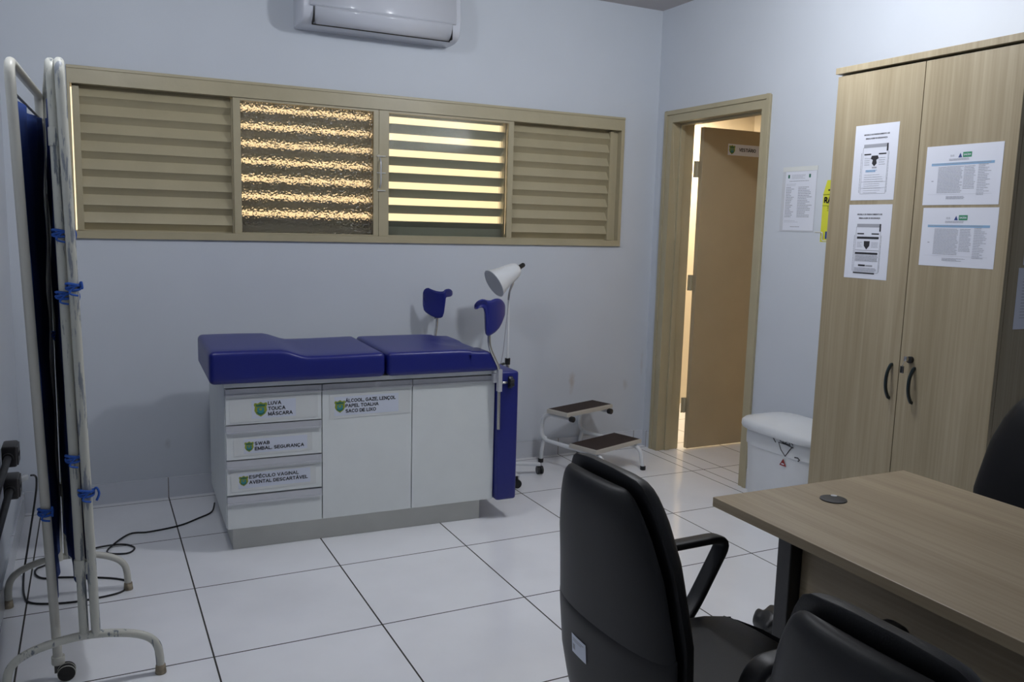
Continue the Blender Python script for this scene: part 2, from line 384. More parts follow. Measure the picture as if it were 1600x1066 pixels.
    def strokes(s, string, h, m, X, thick=.21, gap=.30, width=None):
        """bold block capitals of cap height h; width squeezes the line to that length"""
        tot = sum(GLYPH[c][0]+gap for c in string)-gap
        kx = (width/(tot*h)) if width else 1
        x = 0; t = thick*h/2
        for c in string:
            gw, ls = GLYPH[c]
            for pl in ls:
                P = [((x+a)*h*kx, b*h*(1-thick)+t) for a, b in pl]
                for i, (p, q) in enumerate(zip(P, P[1:])):
                    d = math.hypot(q[0]-p[0], q[1]-p[1])
                    if d < 1e-7: continue
                    ux, uy = (q[0]-p[0])/d, (q[1]-p[1])/d
                    e0 = t*.9 if (i > 0 or len(P) == 2) else t*.9; e1 = t*.9
                    if len(P) > 5: e0 = e1 = t*.35
                    a = (p[0]-ux*e0, p[1]-uy*e0); b = (q[0]+ux*e1, q[1]+uy*e1)
                    s.add([(a[0]-uy*t, a[1]+ux*t, 0), (a[0]+uy*t, a[1]-ux*t, 0), (b[0]+uy*t, b[1]-ux*t, 0), (b[0]-uy*t, b[1]+ux*t, 0)], [(0, 1, 2, 3)], m, X)
            x += gw+gap
        return s
    def build(s, name, parent=None, smooth=35, bevel=0, loc=None, rotz=0):
        me = bpy.data.meshes.new(name); me.from_pydata(s.v, [], s.f)
        for m in s.mats: me.materials.append(m)
        for p, k in zip(me.polygons, s.m): p.material_index = k
        bm = bmesh.new(); bm.from_mesh(me)
        if bevel:
            bmesh.ops.remove_doubles(bm, verts=bm.verts, dist=1e-6)
            ed = [e for e in bm.edges if e.is_manifold and e.calc_face_angle(0) > R(40)]
            bmesh.ops.bevel(bm, geom=ed, offset=bevel, segments=2, affect='EDGES', profile=.5, clamp_overlap=True)
        bmesh.ops.recalc_face_normals(bm, faces=bm.faces)
        bm.to_mesh(me); bm.free()
        if smooth:
            me.polygons.foreach_set('use_smooth', [True]*len(me.polygons)); me.set_sharp_from_angle(angle=R(smooth))
        me.update()
        o = bpy.data.objects.new(name, me); COL.objects.link(o)
        if parent: o.parent = parent
        if loc: o.location = loc
        if rotz: o.rotation_euler = (0, 0, rotz)
        return o

def empty(name, loc=(0, 0, 0), rotz=0):
    o = bpy.data.objects.new(name, None); COL.objects.link(o); o.location = loc; o.rotation_euler = (0, 0, rotz)
    o.empty_display_size = .1; return o
def tag(o, label, cat, group=None):
    o['label'] = label; o['category'] = cat
    if group: o['group'] = group
    return o
def struct(o): o['kind'] = 'structure'; return o
def kids(o): return [c for c in COL.objects if c.parent == o]
def copy_tree(o, parent=None):
    c = o.copy(); COL.objects.link(c); c.parent = parent
    for ch in kids(o): copy_tree(ch, c)
    return c
def bez(pts, n=8):
    """Catmull-Rom through the points"""
    P = [Vector(p) for p in pts]; out = []
    for i in range(len(P)-1):
        p0 = P[max(i-1, 0)]; p1 = P[i]; p2 = P[i+1]; p3 = P[min(i+2, len(P)-1)]
        for k in range(n):
            t = k/n
            out.append(.5*((2*p1)+(p2-p0)*t+(2*p0-5*p1+4*p2-p3)*t*t+(3*p1-p0-3*p2+p3)*t**3))
    out.append(P[-1]); return out
def filet(pts, r, n=5):
    """polyline with rounded corners"""
    P = [Vector(p) for p in pts]; out = [P[0]]
    for i in range(1, len(P)-1):
        a = (P[i-1]-P[i]); b = (P[i+1]-P[i]); rr = min(r, a.length*.49, b.length*.49); a.normalize(); b.normalize()
        s, e = P[i]+a*rr, P[i]+b*rr
        for k in range(n+1):
            t = k/n; out.append(s*(1-t)**2+P[i]*2*t*(1-t)+e*t*t)
    out.append(P[-1]); return out

# facing frames for flat things: local x -> right in the picture, local y -> up, local z -> out of the surface
def on_face(x, y, z, right, normal):
    r = Vector(right).normalized(); n = Vector(normal).normalized(); u = n.cross(r)
    return Matrix(((r.x, u.x, n.x, x), (r.y, u.y, n.y, y), (r.z, u.z, n.z, z), (0, 0, 0, 1)))

# ------------------------------------------------------------------ room shell
WT = 0.15
X1 = 4.75; YB = 1.0           # dressing room extents
def wallobj(name, m, boxes):
    b = MB()
    for q in boxes: b.box(*q, m)
    return struct(b.build(name, smooth=0))
wallobj('floor', m_floor, [(XL-WT, X1, YF-WT, 0.0, -.1, 0), (XL-WT, X1, 0, WT, -.1, 0), (XR, X1, WT, YB, -.1, 0)])
wallobj('ceiling', m_ceil, [(XL-WT, XR+WT, YF-WT, WT, H, H+.12), (XR+WT, X1, -1.8, YB+.1, 2.62, H+.12)])
WX0, WX1, WZ0, WZ1 = -.380, 2.690, 1.34, 2.085     # window hole
wallobj('wall_back', m_wallback, [(XL-WT, WX0, 0, WT, 0, H), (WX1, XR+WT, 0, WT, 0, H), (WX0, WX1, 0, WT, 0, WZ0), (WX0, WX1, 0, WT, WZ1, H)])
DY0, DY1, DZ = -.955, -.155, 2.125               # door hole
wallobj('wall_right', m_wall, [(XR, XR+WT, DY1, 0, 0, H), (XR, XR+WT, YF, DY0, 0, H), (XR, XR+WT, DY0, DY1, DZ, H)])
wallobj('wall_left', m_wall, [(XL-WT, XL, YF, 0, 0, H)])
wallobj('wall_front', m_wall, [(XL-WT, XR+WT, YF-WT, YF, 0, H)])
wallobj('wall_dressing_room', m_dressing, [(X1-.1, X1, -1.8, YB, 0, 2.62), (XR+WT, X1, YB, YB+.1, 0, 2.62), (XR+WT, X1, -1.8, -1.7, 0, 2.62)])
struct(MB().box(XL-1, X1+1, 1.75, 1.9, -.3, 3.4, m_backdrop).build('outside_backdrop', smooth=0))  # added backdrop: catches the sun so the louvre gaps show bright and warm
SK = .104
struct(MB().box(XL, XR, -.010, 0, 0, SK, m_skx).build('baseboard_back', smooth=0))
struct(MB().box(XL, XL+.010, YF, -.010, 0, SK, m_sky).build('baseboard_left', smooth=0))
struct(MB().box(XR-.010, XR, -.108, -.010, 0, SK, m_sky).box(XR-.012, XR, YF, -.992, 0, SK+.01, m_sky).build('baseboard_right', smooth=0))

# ------------------------------------------------------------------ doorway and door
DR = struct(empty('door_1', (XR, -.155, 0)))
def dl(x, y, z): return (x-XR, y+.155, z)
f = MB()
fx0, fx1 = -.012, WT+.012
# casing with a stepped profile, local coords relative to (XR,-.155,0)
yo0, yo1, zo = -.86, .055, 2.16
for (w_, x0) in ((.05, fx0), ):
    f.box(x0, fx1, 0.055-w_-.02, .055, 0, zo, m_cream)                    # far jamb
    f.box(x0, fx1, -.86, -.86+w_+.02-.01, 0, zo, m_cream)                 # near jamb
    f.box(x0, fx1, -.86+w_+.01, .055-w_-.02, zo-w_-.02, zo, m_cream)
f.box(-.02, -.010, .035, .06, 0, zo+.004, m_cream).box(-.02, -.010, -.864, -.838, 0, zo+.004, m_cream).box(-.02, -.010, -.838, .035, zo-.022, zo+.004, m_cream)
f.box(.05, .085, -.80, -.789, 0, zo-.07, m_cream).box(.05, .085, -.80, -.02, zo-.082, zo-.07, m_cream).box(.05,.085,-.028,-.015,0,zo-.07,m_cream)
f.build('door_frame', DR, smooth=0, bevel=.002)
# hinged leaf, open about ninety degrees into the dressing room
leaf = MB().box(.188, .92, -.078, -.043, .012, 2.075, m_creamdoor).build('door_leaf', DR, smooth=0, bevel=.002)
sg = MB(); X = on_face(.385, -.0785, 1.95, (1, 0, 0), (0, -1, 0))
sg.box(0, .265, -.035, .035, 0, .001, m_paper, X)
for z, a in ((1.0, 1),):
    pass
def shield(b, X, s):
    """small crest: yellow-green shield, dark green head, teal centre"""
    o = [(-.5,.35),(-.42,.5),(-.2,.44),(0,.56),(.2,.44),(.42,.5),(.5,.35),(.42,.18),(.46,-.1),(.32,-.36),(0,-.58),(-.32,-.36),(-.46,-.1),(-.42,.18)]
    b.prism([(x*s, y*s) for x, y in o], .0003, .0006, m_shY, X)
    b.prism([(x*s, y*s) for x, y in [(-.38,.36),(-.2,.34),(0,.42),(.2,.34),(.38,.36),(.3,.2),(-.3,.2)]], .0006, .0009, m_shG, X)
    b.prism([(x*s, y*s) for x, y in [(-.24,.12),(.24,.12),(.26,-.12),(.12,-.3),(-.12,-.3),(-.26,-.12)]], .0006, .0009, m_shT, X)
    b.prism([(x*s, y*s) for x, y in [(-.34,-.2),(.34,-.2),(.2,-.38),(0,-.46),(-.2,-.38)]], .0006, .0008, m_shG, X)
    b.prism([(x*s, y*s) for x, y in [(-.1,.05),(.12,.06),(.05,-.12),(-.12,-.06)]], .0009, .0011, m_shY, X)
shield(sg, X @ Matrix.Translation((.032, 0, .001)), .052)
sg.strokes('VESTIÁRIO', .022, m_ink, X @ Matrix.Translation((.092, -.009, .0014)), width=.135)
sg.build('door_sign', DR, smooth=0)
h_ = MB()
for z in (1.815, 1.10, .30):
    h_.box(.148, .19, -.048, -.044, z-.05, z+.05, m_cream)
    h_.cyl((.170, -.052, z-.05), (.170, -.052, z+.05), .007, m_cream, 10)
h_.build('hinge', DR, smooth=40)

# ------------------------------------------------------------------ window
WI = struct(empty('window_1', (0, 0, 0)))
fr = MB()
a0, a1, b0, b1 = -.385, 2.70, 1.32, 2.115
fr.box(a0, a1, -.014, .12, 2.037, b1, m_cream)
fr.box(a0, a1, -.014, .12, b0, 1.356, m_cream)
fr.box(a0, a0+.012, -.014, .12, 1.356, 2.037, m_cream)
fr.box(a1-.022, a1, -.014, .12, 1.356, 2.037, m_cream)
fr.box(2.640, a1-.006, .03, .12, 1.356, 2.037, m_cream)
fr.box(a0, a1, -.018, -.014, b1-.012, b1+.002, m_cream)
fr.build('window_frame', WI, smooth=0, bevel=.0015)
def chevron(b, x0, x1, yb, z0, p, m):
    """one fixed steel blade: upper face tilted up to the room, lower lip turned under"""
    prof = [(yb+.036, z0+p*1.24), (yb+.034, z0+p*1.25), (yb, z0+p*.56), (yb-.002, z0+p*.50), (yb+.006, z0+p*.44), (yb+.026, z0+p*.10), (yb+.030, z0+p*.11), (yb+.011, z0+p*.46), (yb+.006, z0+p*.54)]
    n = len(prof)
    vs = [(x0, y, z) for y, z in prof]+[(x1, y, z) for y, z in prof]
    fs = [(i, (i+1) % n, n+(i+1) % n, n+i) for i in range(n)]+[tuple(range(n)), tuple(reversed(range(n, 2*n)))]
    b.add(vs, fs, m)
def louvre(name, x0, x1, lst, rst, label=None):
    b = MB(); z0, z1 = 1.358, 2.030
    b.box(x0, x0+lst, .018, .07, z0, z1, m_cream).box(x1-rst, x1, .018, .07, z0, z1, m_cream)
    b.box(x0, x1, .064, .085, z1-.03, 2.038, m_cream).box(x0, x1, .05, .085, 1.355, 1.380, m_cream)
    p = .0840
    for i in range(8): chevron(b, x0+lst, x1-rst, .024, z0-.004+i*p, p, m_cream)
    o = b.build(name, WI, smooth=25)
    if label: o['label'] = label
louvre('louvre_panel', -.366, .352, .030, .006)
louvre('louvre_panel', 1.93, 2.645, .006, .028)
def blades(x0, x1, gap, n=7):
    b = MB(); p = .0895
    for i in range(-1, n):
        zt = 1.999-i*p-gap/2; zb = zt-(p-gap)
        b.add([(x0, .080, zt), (x1, .080, zt), (x1, .122, zb), (x0, .122, zb), (x0, .083, zt+.003), (x1, .083, zt+.003), (x1, .125, zb+.003), (x0, .125, zb+.003)],
              [(0,1,2,3), (7,6,5,4), (0,4,5,1), (3,2,6,7), (1,5,6,2), (0,3,7,4)], m_blade)
    b.box(x0, x1, .09, .115, 1.350, 1.41, m_blade)
    b.box(x0, x0+.012, .075, .13, 1.356, 2.037, m_cream).box(x1-.012, x1, .075, .13, 1.356, 2.037, m_cream)
    b.build('louvre_blades', WI, smooth=0)
blades(.36, 1.112, .027); blades(1.116, 1.925, .044)
def sash(x0, x1, ls, rs, y, gm):
    b = MB(); z0, z1 = 1.357, 2.036
    b.box(x0, x0+ls, y, y+.022, z0, z1, m_cream).box(x1-rs, x1, y, y+.022, z0, z1, m_cream)
    b.box(x0+ls, x1-rs, y, y+.022, z1-.012, z1, m_cream).box(x0+ls, x1-rs, y, y+.022, z0, z0+.006, m_cream)
    o = b.build('sliding_sash', WI, smooth=0, bevel=.001)
    g = MB().box(x0+ls-.004, x1-rs+.004, y+.009, y+.013, z0+.003, z1-.008, gm).build('glass_pane', o, smooth=0)
    return o
s1 = sash(.352, 1.112, .036, .028, -.006, m_glassh)
s2 = sash(1.114, 1.932, .056, .034, -.006, m_glassg)
hd = MB().box(1.105, 1.124, -.010, -.006, 1.60, 1.80, m_cream)
for z in (1.605, 1.70, 1.79): hd.box(1.100, 1.150, -.014, -.010, z-.003, z+.003, m_frame)
hd.tube(filet([(1.118, -.010, 1.62), (1.118, -.03, 1.64), (1.118, -.03, 1.76), (1.118, -.010, 1.78)], .015), .004, m_alu, 8)
hd.build('pull_handle', WI)

# ------------------------------------------------------------------ air conditioner
AC = tag(empty('air_conditioner', (.66, 0, 2.40)), 'white split air conditioner high on the wall above the window', 'air conditioner')
def ac_prof(inset=0):
    return [(0, .0), (-.10, .0), (-.165, .012), (-.198, .05), (-.207, .11), (-.200, .20), (-.18, .262), (-.13, .285), (0, .285)]
b = MB(); pr_ = bez([(y, 0, z) for y, z in ac_prof()], 5)
def ac_sec(x, k): return [(x, p.x*k, .1425+(p.z-.1425)*(k*.5+.5)) for p in pr_]
secs = [(0, .90), (.004, .94), (.012, .965), (.836, .965), (.844, .94), (.848, .90)]
vs = []; fs = []
for x, k in secs: vs += ac_sec(x, k)
n = len(pr_)
for i in range(len(secs)-1):
    for j in range(n): fs.append((i*n+j, i*n+(j+1) % n, (i+1)*n+(j+1) % n, (i+1)*n+j))
fs += [tuple(range(n)), tuple(reversed(range((len(secs)-1)*n, len(secs)*n)))]
b.add(vs, fs, m_ac); b.build('casing', AC, smooth=50)
b = MB(); pf = [p for p in pr_ if p.z > .082 and p.x < -.12]
fpv = []; nn = len(pf)
for x in (.036, .812):
    fpv += [(x, p.x*1.0-.001, p.z) for p in pf]
b.add(fpv, [(i, i+1, nn+i+1, nn+i) for i in range(nn-1)], m_ac)
fo = b.build('front_panel', AC, smooth=60)
md = fo.modifiers.new('s', 'SOLIDIFY'); md.thickness = .006; md.offset = 0
b = MB(); lp = [p for p in pr_ if .004 < p.z < .083 and p.x < -.12]; nn = len(lp)
b.add([(x, p.x-.0005 - .003, p.z) for x in (.062, .79) for p in lp], [(i, i+1, nn+i+1, nn+i) for i in range(nn-1)], m_ac)
fo = b.build('air_flap', AC, smooth=60); md = fo.modifiers.new('s', 'SOLIDIFY'); md.thickness = .005; md.offset = 0
b = MB().box(.056, .796, -.160, -.1535, .0015, .012, m_dark).box(.055, .0575, -.2025, -.16, .006, .08, m_dark).box(  .7935, .795, -.2005, -.16, .006, .08, m_dark)
b.build('outlet_slot', AC, smooth=0)

# ------------------------------------------------------------------ examination table
ET = tag(empty('examination_table', (.165, -.90, 0), R(-1.9)), 'white gynaecological examination cabinet table with blue vinyl mattress under the window', 'examination table')
L_, Dp = 1.238, .71
MB().box(0, L_, .020, Dp, .108, .722, m_laminate).build('cabinet_body', ET, smooth=0, bevel=.001)
MB().box(.028, L_-.05, .045, Dp-.01, 0, .1085, m_plinth).build('plinth', ET, smooth=0, bevel=.0015)
MB().box(-.004, L_+.004, -.006, Dp, .7275, .748, m_laminate).build('table_top', ET, smooth=0, bevel=.0015)
def pull(b, x0, x1, z0, z1):
    """aluminium gola-type pull with a turned lip"""
    b.box(x0, x1, -.004, .018, z0+.004, z1, m_alu)
    b.box(x0, x1, -.010, -.004, z0, z0+.007, m_alu)
    b.box(x1-.012, x1-.001, -.006, .0, z0, z1-.004, m_alu)
def sticker(ob_parent, x0, z0, w_, h_s, lines, fs_, shs, tx, tz, dz, ws, rot=0, tape=None):
    b = MB(); X = on_face(x0, -.0015, z0, (1, 0, 0), (0, -1, 0)) @ Matrix.Rotation(rot, 4, 'Z')
    if tape: b.box(tape[0], tape[1], tape[2], tape[3], -.0004, .0, m_tape, X)
    b.box(0, w_, 0, h_s, 0, .0004, m_sticker, X)
    shield(b, X @ Matrix.Translation((shs[0], shs[1], 0)), shs[2]*.84)
    for i, t in enumerate(lines):
        b.strokes(t, fs_, m_ink, X @ Matrix.Translation((tx, tz-i*dz, .0007+.0001*i)), width=ws[i])
    return b.build('sticker', ob_parent, smooth=0)
zz = [(.567, .690, .695, .7215), (.413, .530, .534, .5625), (.258, .373, .378, .4085), (.108, .216, .222, .2515)]
draws = []
for k, (p0, p1, h0, h1) in enumerate(zz):
    d = MB().box(.004, .406, 0, .0195, p0, p1, m_laminate).build('drawer', ET, smooth=0, bevel=.0008)
    b = MB(); pull(b, .004, .406, h0-.004, h1); b.build('pull_strip', d, smooth=0)
    draws.append(d)
sticker(draws[0], .110, .588, .185, .078, ['LUVA', 'TOUCA', 'MÁSCARA'], .0165, (.037, .040, .068), .069, .0555, .0235, (.053, .070, .100), R(0.6), (-.09, .28, -.012, .09))
sticker(draws[1], .075, .438, .268, .062, ['SWAB', 'EMBAL. SEGURANÇA'], .0155, (.022, .030, .048), .046, .0335, .0225, (.060, .206), R(.4), (-.04, .29, -.01, .072))
sticker(draws[2], .050, .285, .305, .066, ['ESPÉCULO VAGINAL', 'AVENTAL DESCARTÁVEL'], .0155, (.022, .034, .048), .046, .0405, .0235, (.207, .246), R(.4), (-.03, .33, -.012, .075))
d1 = MB().box(.410, .821, 0, .0195, .108, .690, m_laminate).build('door', ET, smooth=0, bevel=.0008)
b = MB(); pull(b, .410, .821, .691, .7215); b.build('pull_strip', d1, smooth=0)
sticker(d1, .462, .575, .295, .086, ['ÁLCOOL, GAZE, LENÇOL', 'PAPEL TOALHA', 'SACO DE LIXO'], .0165, (.026, .043, .060), .052, .058, .0235, (.228, .148, .136), R(.6), (-.02, .35, -.012, .098))
d2 = MB().box(.825, L_-.002, 0, .0195, .108, .690, m_laminate).build('door', ET, smooth=0, bevel=.0008)
b = MB(); pull(b, .825, L_-.002, .691, .7215); b.build('pull_strip', d2, smooth=0)
# mattress
def sst(a, b, x): t = min(1, max(0, (x-a)/(b-a))); return t*t*(3-2*t)
def df_head(p):
    x, y, z = p
    up_ = 1-sst(.225, .345, x)
    if z > .80: z += .030*up_
    k = sst(.748, .80, z)
    z += .002*math.sin(x*9+1)*k
    if x < .1: y += 0
    return (x - .020*(1-k)*0, y, z)
MB().rbox(-.062, .682, -.048, .545, .749, .857, .022, m_vinyl, n=4, mid=(26, 8, 4), deform=df_head).build('head_cushion', ET, smooth=60)
def df_seat(p):
    x, y, z = p
    if z > .82:
        q = ((x-1.20)/.20)**2+((y-.24)/.13)**2
        z -= .009*math.exp(-max(0, q-.8)*9) if q > .8 else .009
        z -= .012*sst(1.02, 1.22, x)
    if x > 1.1: x -= .045*sst(.75, .86, z)
    return (x, y, z)
MB().rbox(.694, 1.238, -.048, .545, .749, .857, .020, m_vinyl, n=4, mid=(24, 14, 4), deform=df_seat).build('seat_cushion', ET, smooth=60)
MB().rbox(1.241, 1.348, -.035, .545, .105, .742, .014, m_vinyl, n=3, mid=(2, 4, 6)).build('leg_cushion', ET, smooth=60)
# stirrups (knee crutches): outlines in world coordinates around a y plane
def crutch(cols, y0, curve, wave):
    """cols: (x, ztop, zbot) ; a thick curved pad"""
    n = len(cols); K = 10; vs = []; fs = []
    front = []; back = []
    for i, (x, zt, zb) in enumerate(cols):
        s_ = i/(n-1)
        e = (1-abs(2*s_-1)**4)**.5
        for side in (-1, 1):
            row = []
            for k in range(K+1):
                t = -math.cos(math.pi*k/K)
                th = .017*e*(max(0, 1-abs(t)**3))**.5
                dy = curve(s_)+wave*t*t; row.append((x+.45*dy, y0+dy+side*th, (zt+zb)/2+(zt-zb)/2*t-.13*dy))
            (front if side < 0 else back).append(row)
    for grp in (front, back):
        base = len(vs)
        for r_ in grp: vs += r_
        for i in range(n-1):
            for k in range(K): fs.append((base+i*(K+1)+k, base+(i+1)*(K+1)+k, base+(i+1)*(K+1)+k+1, base+i*(K+1)+k+1))
    b = MB(); b.add(vs, fs, m_vinyl); return b
inv = (Matrix.Translation((.165, -.90, 0)) @ Matrix.Rotation(R(-1.9), 4, 'Z')).inverted()
def to_local(b):
    b.v = [tuple(inv @ Vector(v)) for v in b.v]; return b
def px_cols(raw, x0, z0, kx, kz, ux, uz):
    return [(x0+(u-ux)*kx, z0-(t-uz)*kz, z0-(bt-uz)*kz) for u, t, bt in raw]
# far one
far = px_cols([(83,118,150),(85,104,205),(92,88,235),(105,79,250),(122,77,262),(140,86,274),(160,95,284),(180,102,292),(200,106,294),(214,107,293),(224,107,288),(231,104,268),(236,98,215),(241,94,160),(248,90,150),(262,87,146),(276,90,143),(285,99,136),(290,112,124)], 1.264, 1.080, (1.442-1.264)/205, .1620/205, 85, 100)
st = empty('stirrup'); st.parent = ET
far = [(x+.068, a-.021, c-.021) for x, a, c in far]
b = crutch(far, -.130, lambda s: .05*math.cos(s*5.0)-.02, -.012); to_local(b).build('knee_pad', st, smooth=60)
b = MB(); b.tube(filet([(1.424, -.112, .95), (1.424, -.112, .87), (1.405, -.125, .78), (1.402, -.125, .70), (1.402, -.125, .46)], .04), .0075, m_chrome, 12)
b.box(1.412, 1.437, -.104, -.099, .90, .99, m_chrome); to_local(b).build('rod', st)
near = px_cols([(430,205,222),(434,190,226),(445,176,226),(460,166,218),(478,160,216),(492,161,226),(502,164,262),(508,166,395),(520,168,408),(535,169,405),(548,163,398),(565,157,388),(580,156,375),(595,158,358),(610,165,330),(622,177,300),(631,193,275),(636,215,248)], 1.334, 1.035, (1.439-1.280)/205, (1.058-.918)/200, 500, 235)
st2 = empty('stirrup'); st2.parent = ET
b = crutch(near, -.955, lambda s: -.055+.22*(s-.42)**2+.03*s, -.014); to_local(b).build('knee_pad', st2, smooth=60)
b = MB(); b.tube(filet([(1.340, -.985, 1.03), (1.345, -.985, .868), (1.398, -.985, .765), (1.402, -.985, .735), (1.404, -.985, .465)], .035), .0075, m_chrome, 12)
b.box(1.326, 1.345, -.992, -.988, .925, 1.035, m_alu); to_local(b).build('rod', st2)
b = MB().box(1.393, 1.413, -.998, -.972, .650, .757, m_alu).box(1.378, 1.412, -.975, -.945, .69, .735, m_alu).cyl((1.42, -.982, .69), (1.445, -.982, .69), .006, m_chrome, 10)
to_local(b).build('clamp', st2, bevel=.002)
b = MB(); X = Matrix.Translation((1.452, -.982, .69)) @ Matrix.Rotation(R(90), 4, 'Y')
b.prism([((.026+.004*math.cos(6*a))*math.cos(a), (.026+.004*math.cos(6*a))*math.sin(a)) for a in [2*math.pi*i/36 for i in range(36)]], 0, .022, m_blackpl, X)
to_local(b).build('clamp_knob', st2, bevel=.002)
b = MB().box(1.392, 1.412, -.20, -.112, .65, .745, m_alu); to_local(b).build('clamp', st, bevel=.002)

# ------------------------------------------------------------------ examination lamp
LP = tag(empty('examination_lamp', (1.775, -.315, 0)), 'white gooseneck examination lamp on a wheeled stand behind the blue table end', 'lamp')
b = MB()
for a in (-98, -8, 82, 172):
    c, s_ = math.cos(R(a)), math.sin(R(a)); q = .215 if a != 82 else .22
    b.tube([(0.0, 0, .075), (c*q*.5, s_*q*.5, .068), (c*q, s_*q, .058)], .013, m_whitemetal, 10, flat=(.018, .034))
b.cyl((0, 0, .05), (0, 0, .13), .022, m_whitemetal); b.build('base', LP)
for a in (-98, -8, 82, 172):
    c, s_ = math.cos(R(a)), math.sin(R(a)); q = .215 if a != 82 else .22; b = MB()
    b.cyl((c*q, s_*q, .030), (c*q, s_*q, .066), .008, m_blackpl, 10)
    for o_ in (-.010, .010):
        d = Vector((c, s_, 0)); b.cyl(Vector((c*q, s_*q, .024))+d*(o_-.007), Vector((c*q, s_*q, .024))+d*(o_+.007), .024, m_blackpl, 18)
    b.build('caster', LP)
MB().cyl((0, 0, .1), (0, 0, .675), .011, m_chrome).build('lower_pole', LP)
MB().cyl((0, 0, .655), (0, 0, .69), .0155, m_blackpl).cyl((-.02, 0, .66), (-.045, 0, .655), .007, m_blackpl, 10).build('height_collar', LP)
MB().cyl((0, 0, .68), (-.004, 0, 1.02), .0065, m_whitemetal).build('upper_pole', LP)
MB().tube(bez([(-.004, 0, 1.0), (-.002, 0, 1.045), (.006, 0, 1.08), (.022, 0, 1.12), (.02, .0, 1.16)]), .0062, m_chrome, 10).build('gooseneck', LP)
MB().tube(bez([(.012, -.008, 1.14), (-.010, -.014, 1.0), (-.022, -.014, .88), (-.034, -.012, .74), (-.045, -.006, .66)]), .0022, m_inkg, 6).build('power_cord', LP)
ax = Vector((.874, .061, .482)).normalized(); oc = Vector((1.677-1.775, 0, 1.112))
q = ax.to_track_quat('Z', 'Y').to_matrix().to_4x4(); XL_ = Matrix.Translation(oc) @ q
prof = [(.083, 0), (.0845, .002), (.080, .012), (.068, .045), (.060, .075), (.056, .100), (.050, .130), (.043, .155), (.034, .172), (.020, .180), (.0, .181)]
b = MB(); b.lathe(prof[1:], m_whitemetal, 40, XL_); 
pin = [(.0845, .002), (.0815, .0), (.077, .012), (.065, .045), (.057, .075), (.050, .110), (.030, .14), (.0, .145)]
b.lathe(pin, m_lampin, 40, XL_)
b.build('lamp_shade', LP, smooth=50)
MB().lathe([(.030, .174), (.018, .182), (.013, .19), (.013, .215), (.009, .222), (0, .223)], m_blackpl, 20, XL_).build('switch_knob', LP)
MB().lathe([(0, .02), (.018, .028), (.028, .05), (.026, .075), (.014, .10), (.013, .14)], m_paper, 20, XL_).build('bulb', LP)

# ------------------------------------------------------------------ step stool
SS = tag(empty('step_stool', (2.10, -.205, 0), R(18.4)), 'two-step white tube footstool with dark rubber treads by the back wall', 'step stool')
def tread(y0, y1, z):
    b = MB().box(0, .425, y0, y1, z-.026, z-.003, m_rim).box(.006, .419, y0+.005, y1-.005, z-.003, z, m_tread)
    return b.build('tread', SS, smooth=0, bevel=.0015)
tread(-.165, 0, .352); tread(-.395, -.185, .176)
for x in (.035, .39):
    b = MB()
    pth = filet([(x, -.168, .312), (x, .060, .312), (x, .075, .145), (x, -.34, .138), (x, -.415, .125), (x, -.44, .012)], .075, 7)
    b.tube(pth, .0125, m_whitemetal, 12)
    b.tube(filet([(x, .035, .165), (x, .06, .10), (x, .068, .012)], .04), .0115, m_whitemetal, 12)
    sf = b.build('side_frame', SS)
    MB().cyl((x, -.185, .312), (x, -.160, .312), .0175, m_blackpl).build('end_cap', sf, bevel=.002)
    MB().cyl((x, -.44, 0), (x, -.44, .024), .0165, m_blackpl).build('rubber_foot', sf, bevel=.002)
    MB().cyl((x, .068, 0), (x, .068, .024), .0165, m_blackpl).build('rubber_foot', sf, bevel=.002)

# ------------------------------------------------------------------ waste bin
BN = tag(empty('waste_bin', (2.765, -1.53, 0)), 'white plastic pedal bin with bulging lid between the doorway and the wardrobe', 'bin')
b = MB(); b.lathe([(.90, 0), (.93, .02), (1.0, .34), (1.01, .37), (1.035, .372), (1.04, .40), (1.03, .465), (0.9, .466)], m_binw, 64, None, .135, .24, .55)
b.build('bin_body', BN, smooth=40)
b = MB(); b.lathe([(1.10, .452), (1.17, .450), (1.20, .462), (1.19, .482), (1.12, .496), (.98, .503), (.90, .510), (.78, .520), (.5, .532), (.2, .538), (0, .539)], m_binw, 64, None, .135, .24, .62)
b.build('bin_lid', BN, smooth=60)
X = on_face(-.1385, -.075, .338, (0, -1, 0), (-1, 0, 0))
MB().prism([(-.022, -.014), (.022, -.014), (.0, .020)], 0, .0012, m_red, X).box(-.009, .009, -.008, -.002, .0012, .0016, m_paper, X).build('warning_mark', BN, smooth=0)
b = MB(); X = on_face(-.1415, -.075, .425, (0, -1, 0), (-1, 0, 0))
def scr(pts, w_=.002): b.tube([X @ Vector((x*1.35, y*1.25+.012, 0)) for x, y in pts], w_, m_ink, 5)
scr([(-.06, .035), (-.062, .015), (-.04, -.008)]); scr([(-.01, .02), (-.02, .005), (.0, -.004), (.02, .012), (.0, .022), (-.006, .0), (.03, -.002), (.022, .014), (.042, .004), (.045, -.008), (.01, -.004), (-.026, -.004), (-.012, -.03), (.01, -.05), (.028, -.022), (.04, -.006)])
scr([(.055, -.042), (.07, -.040), (.078, -.046), (.072, -.052)], .003)
b.build('pen_scribble', BN)

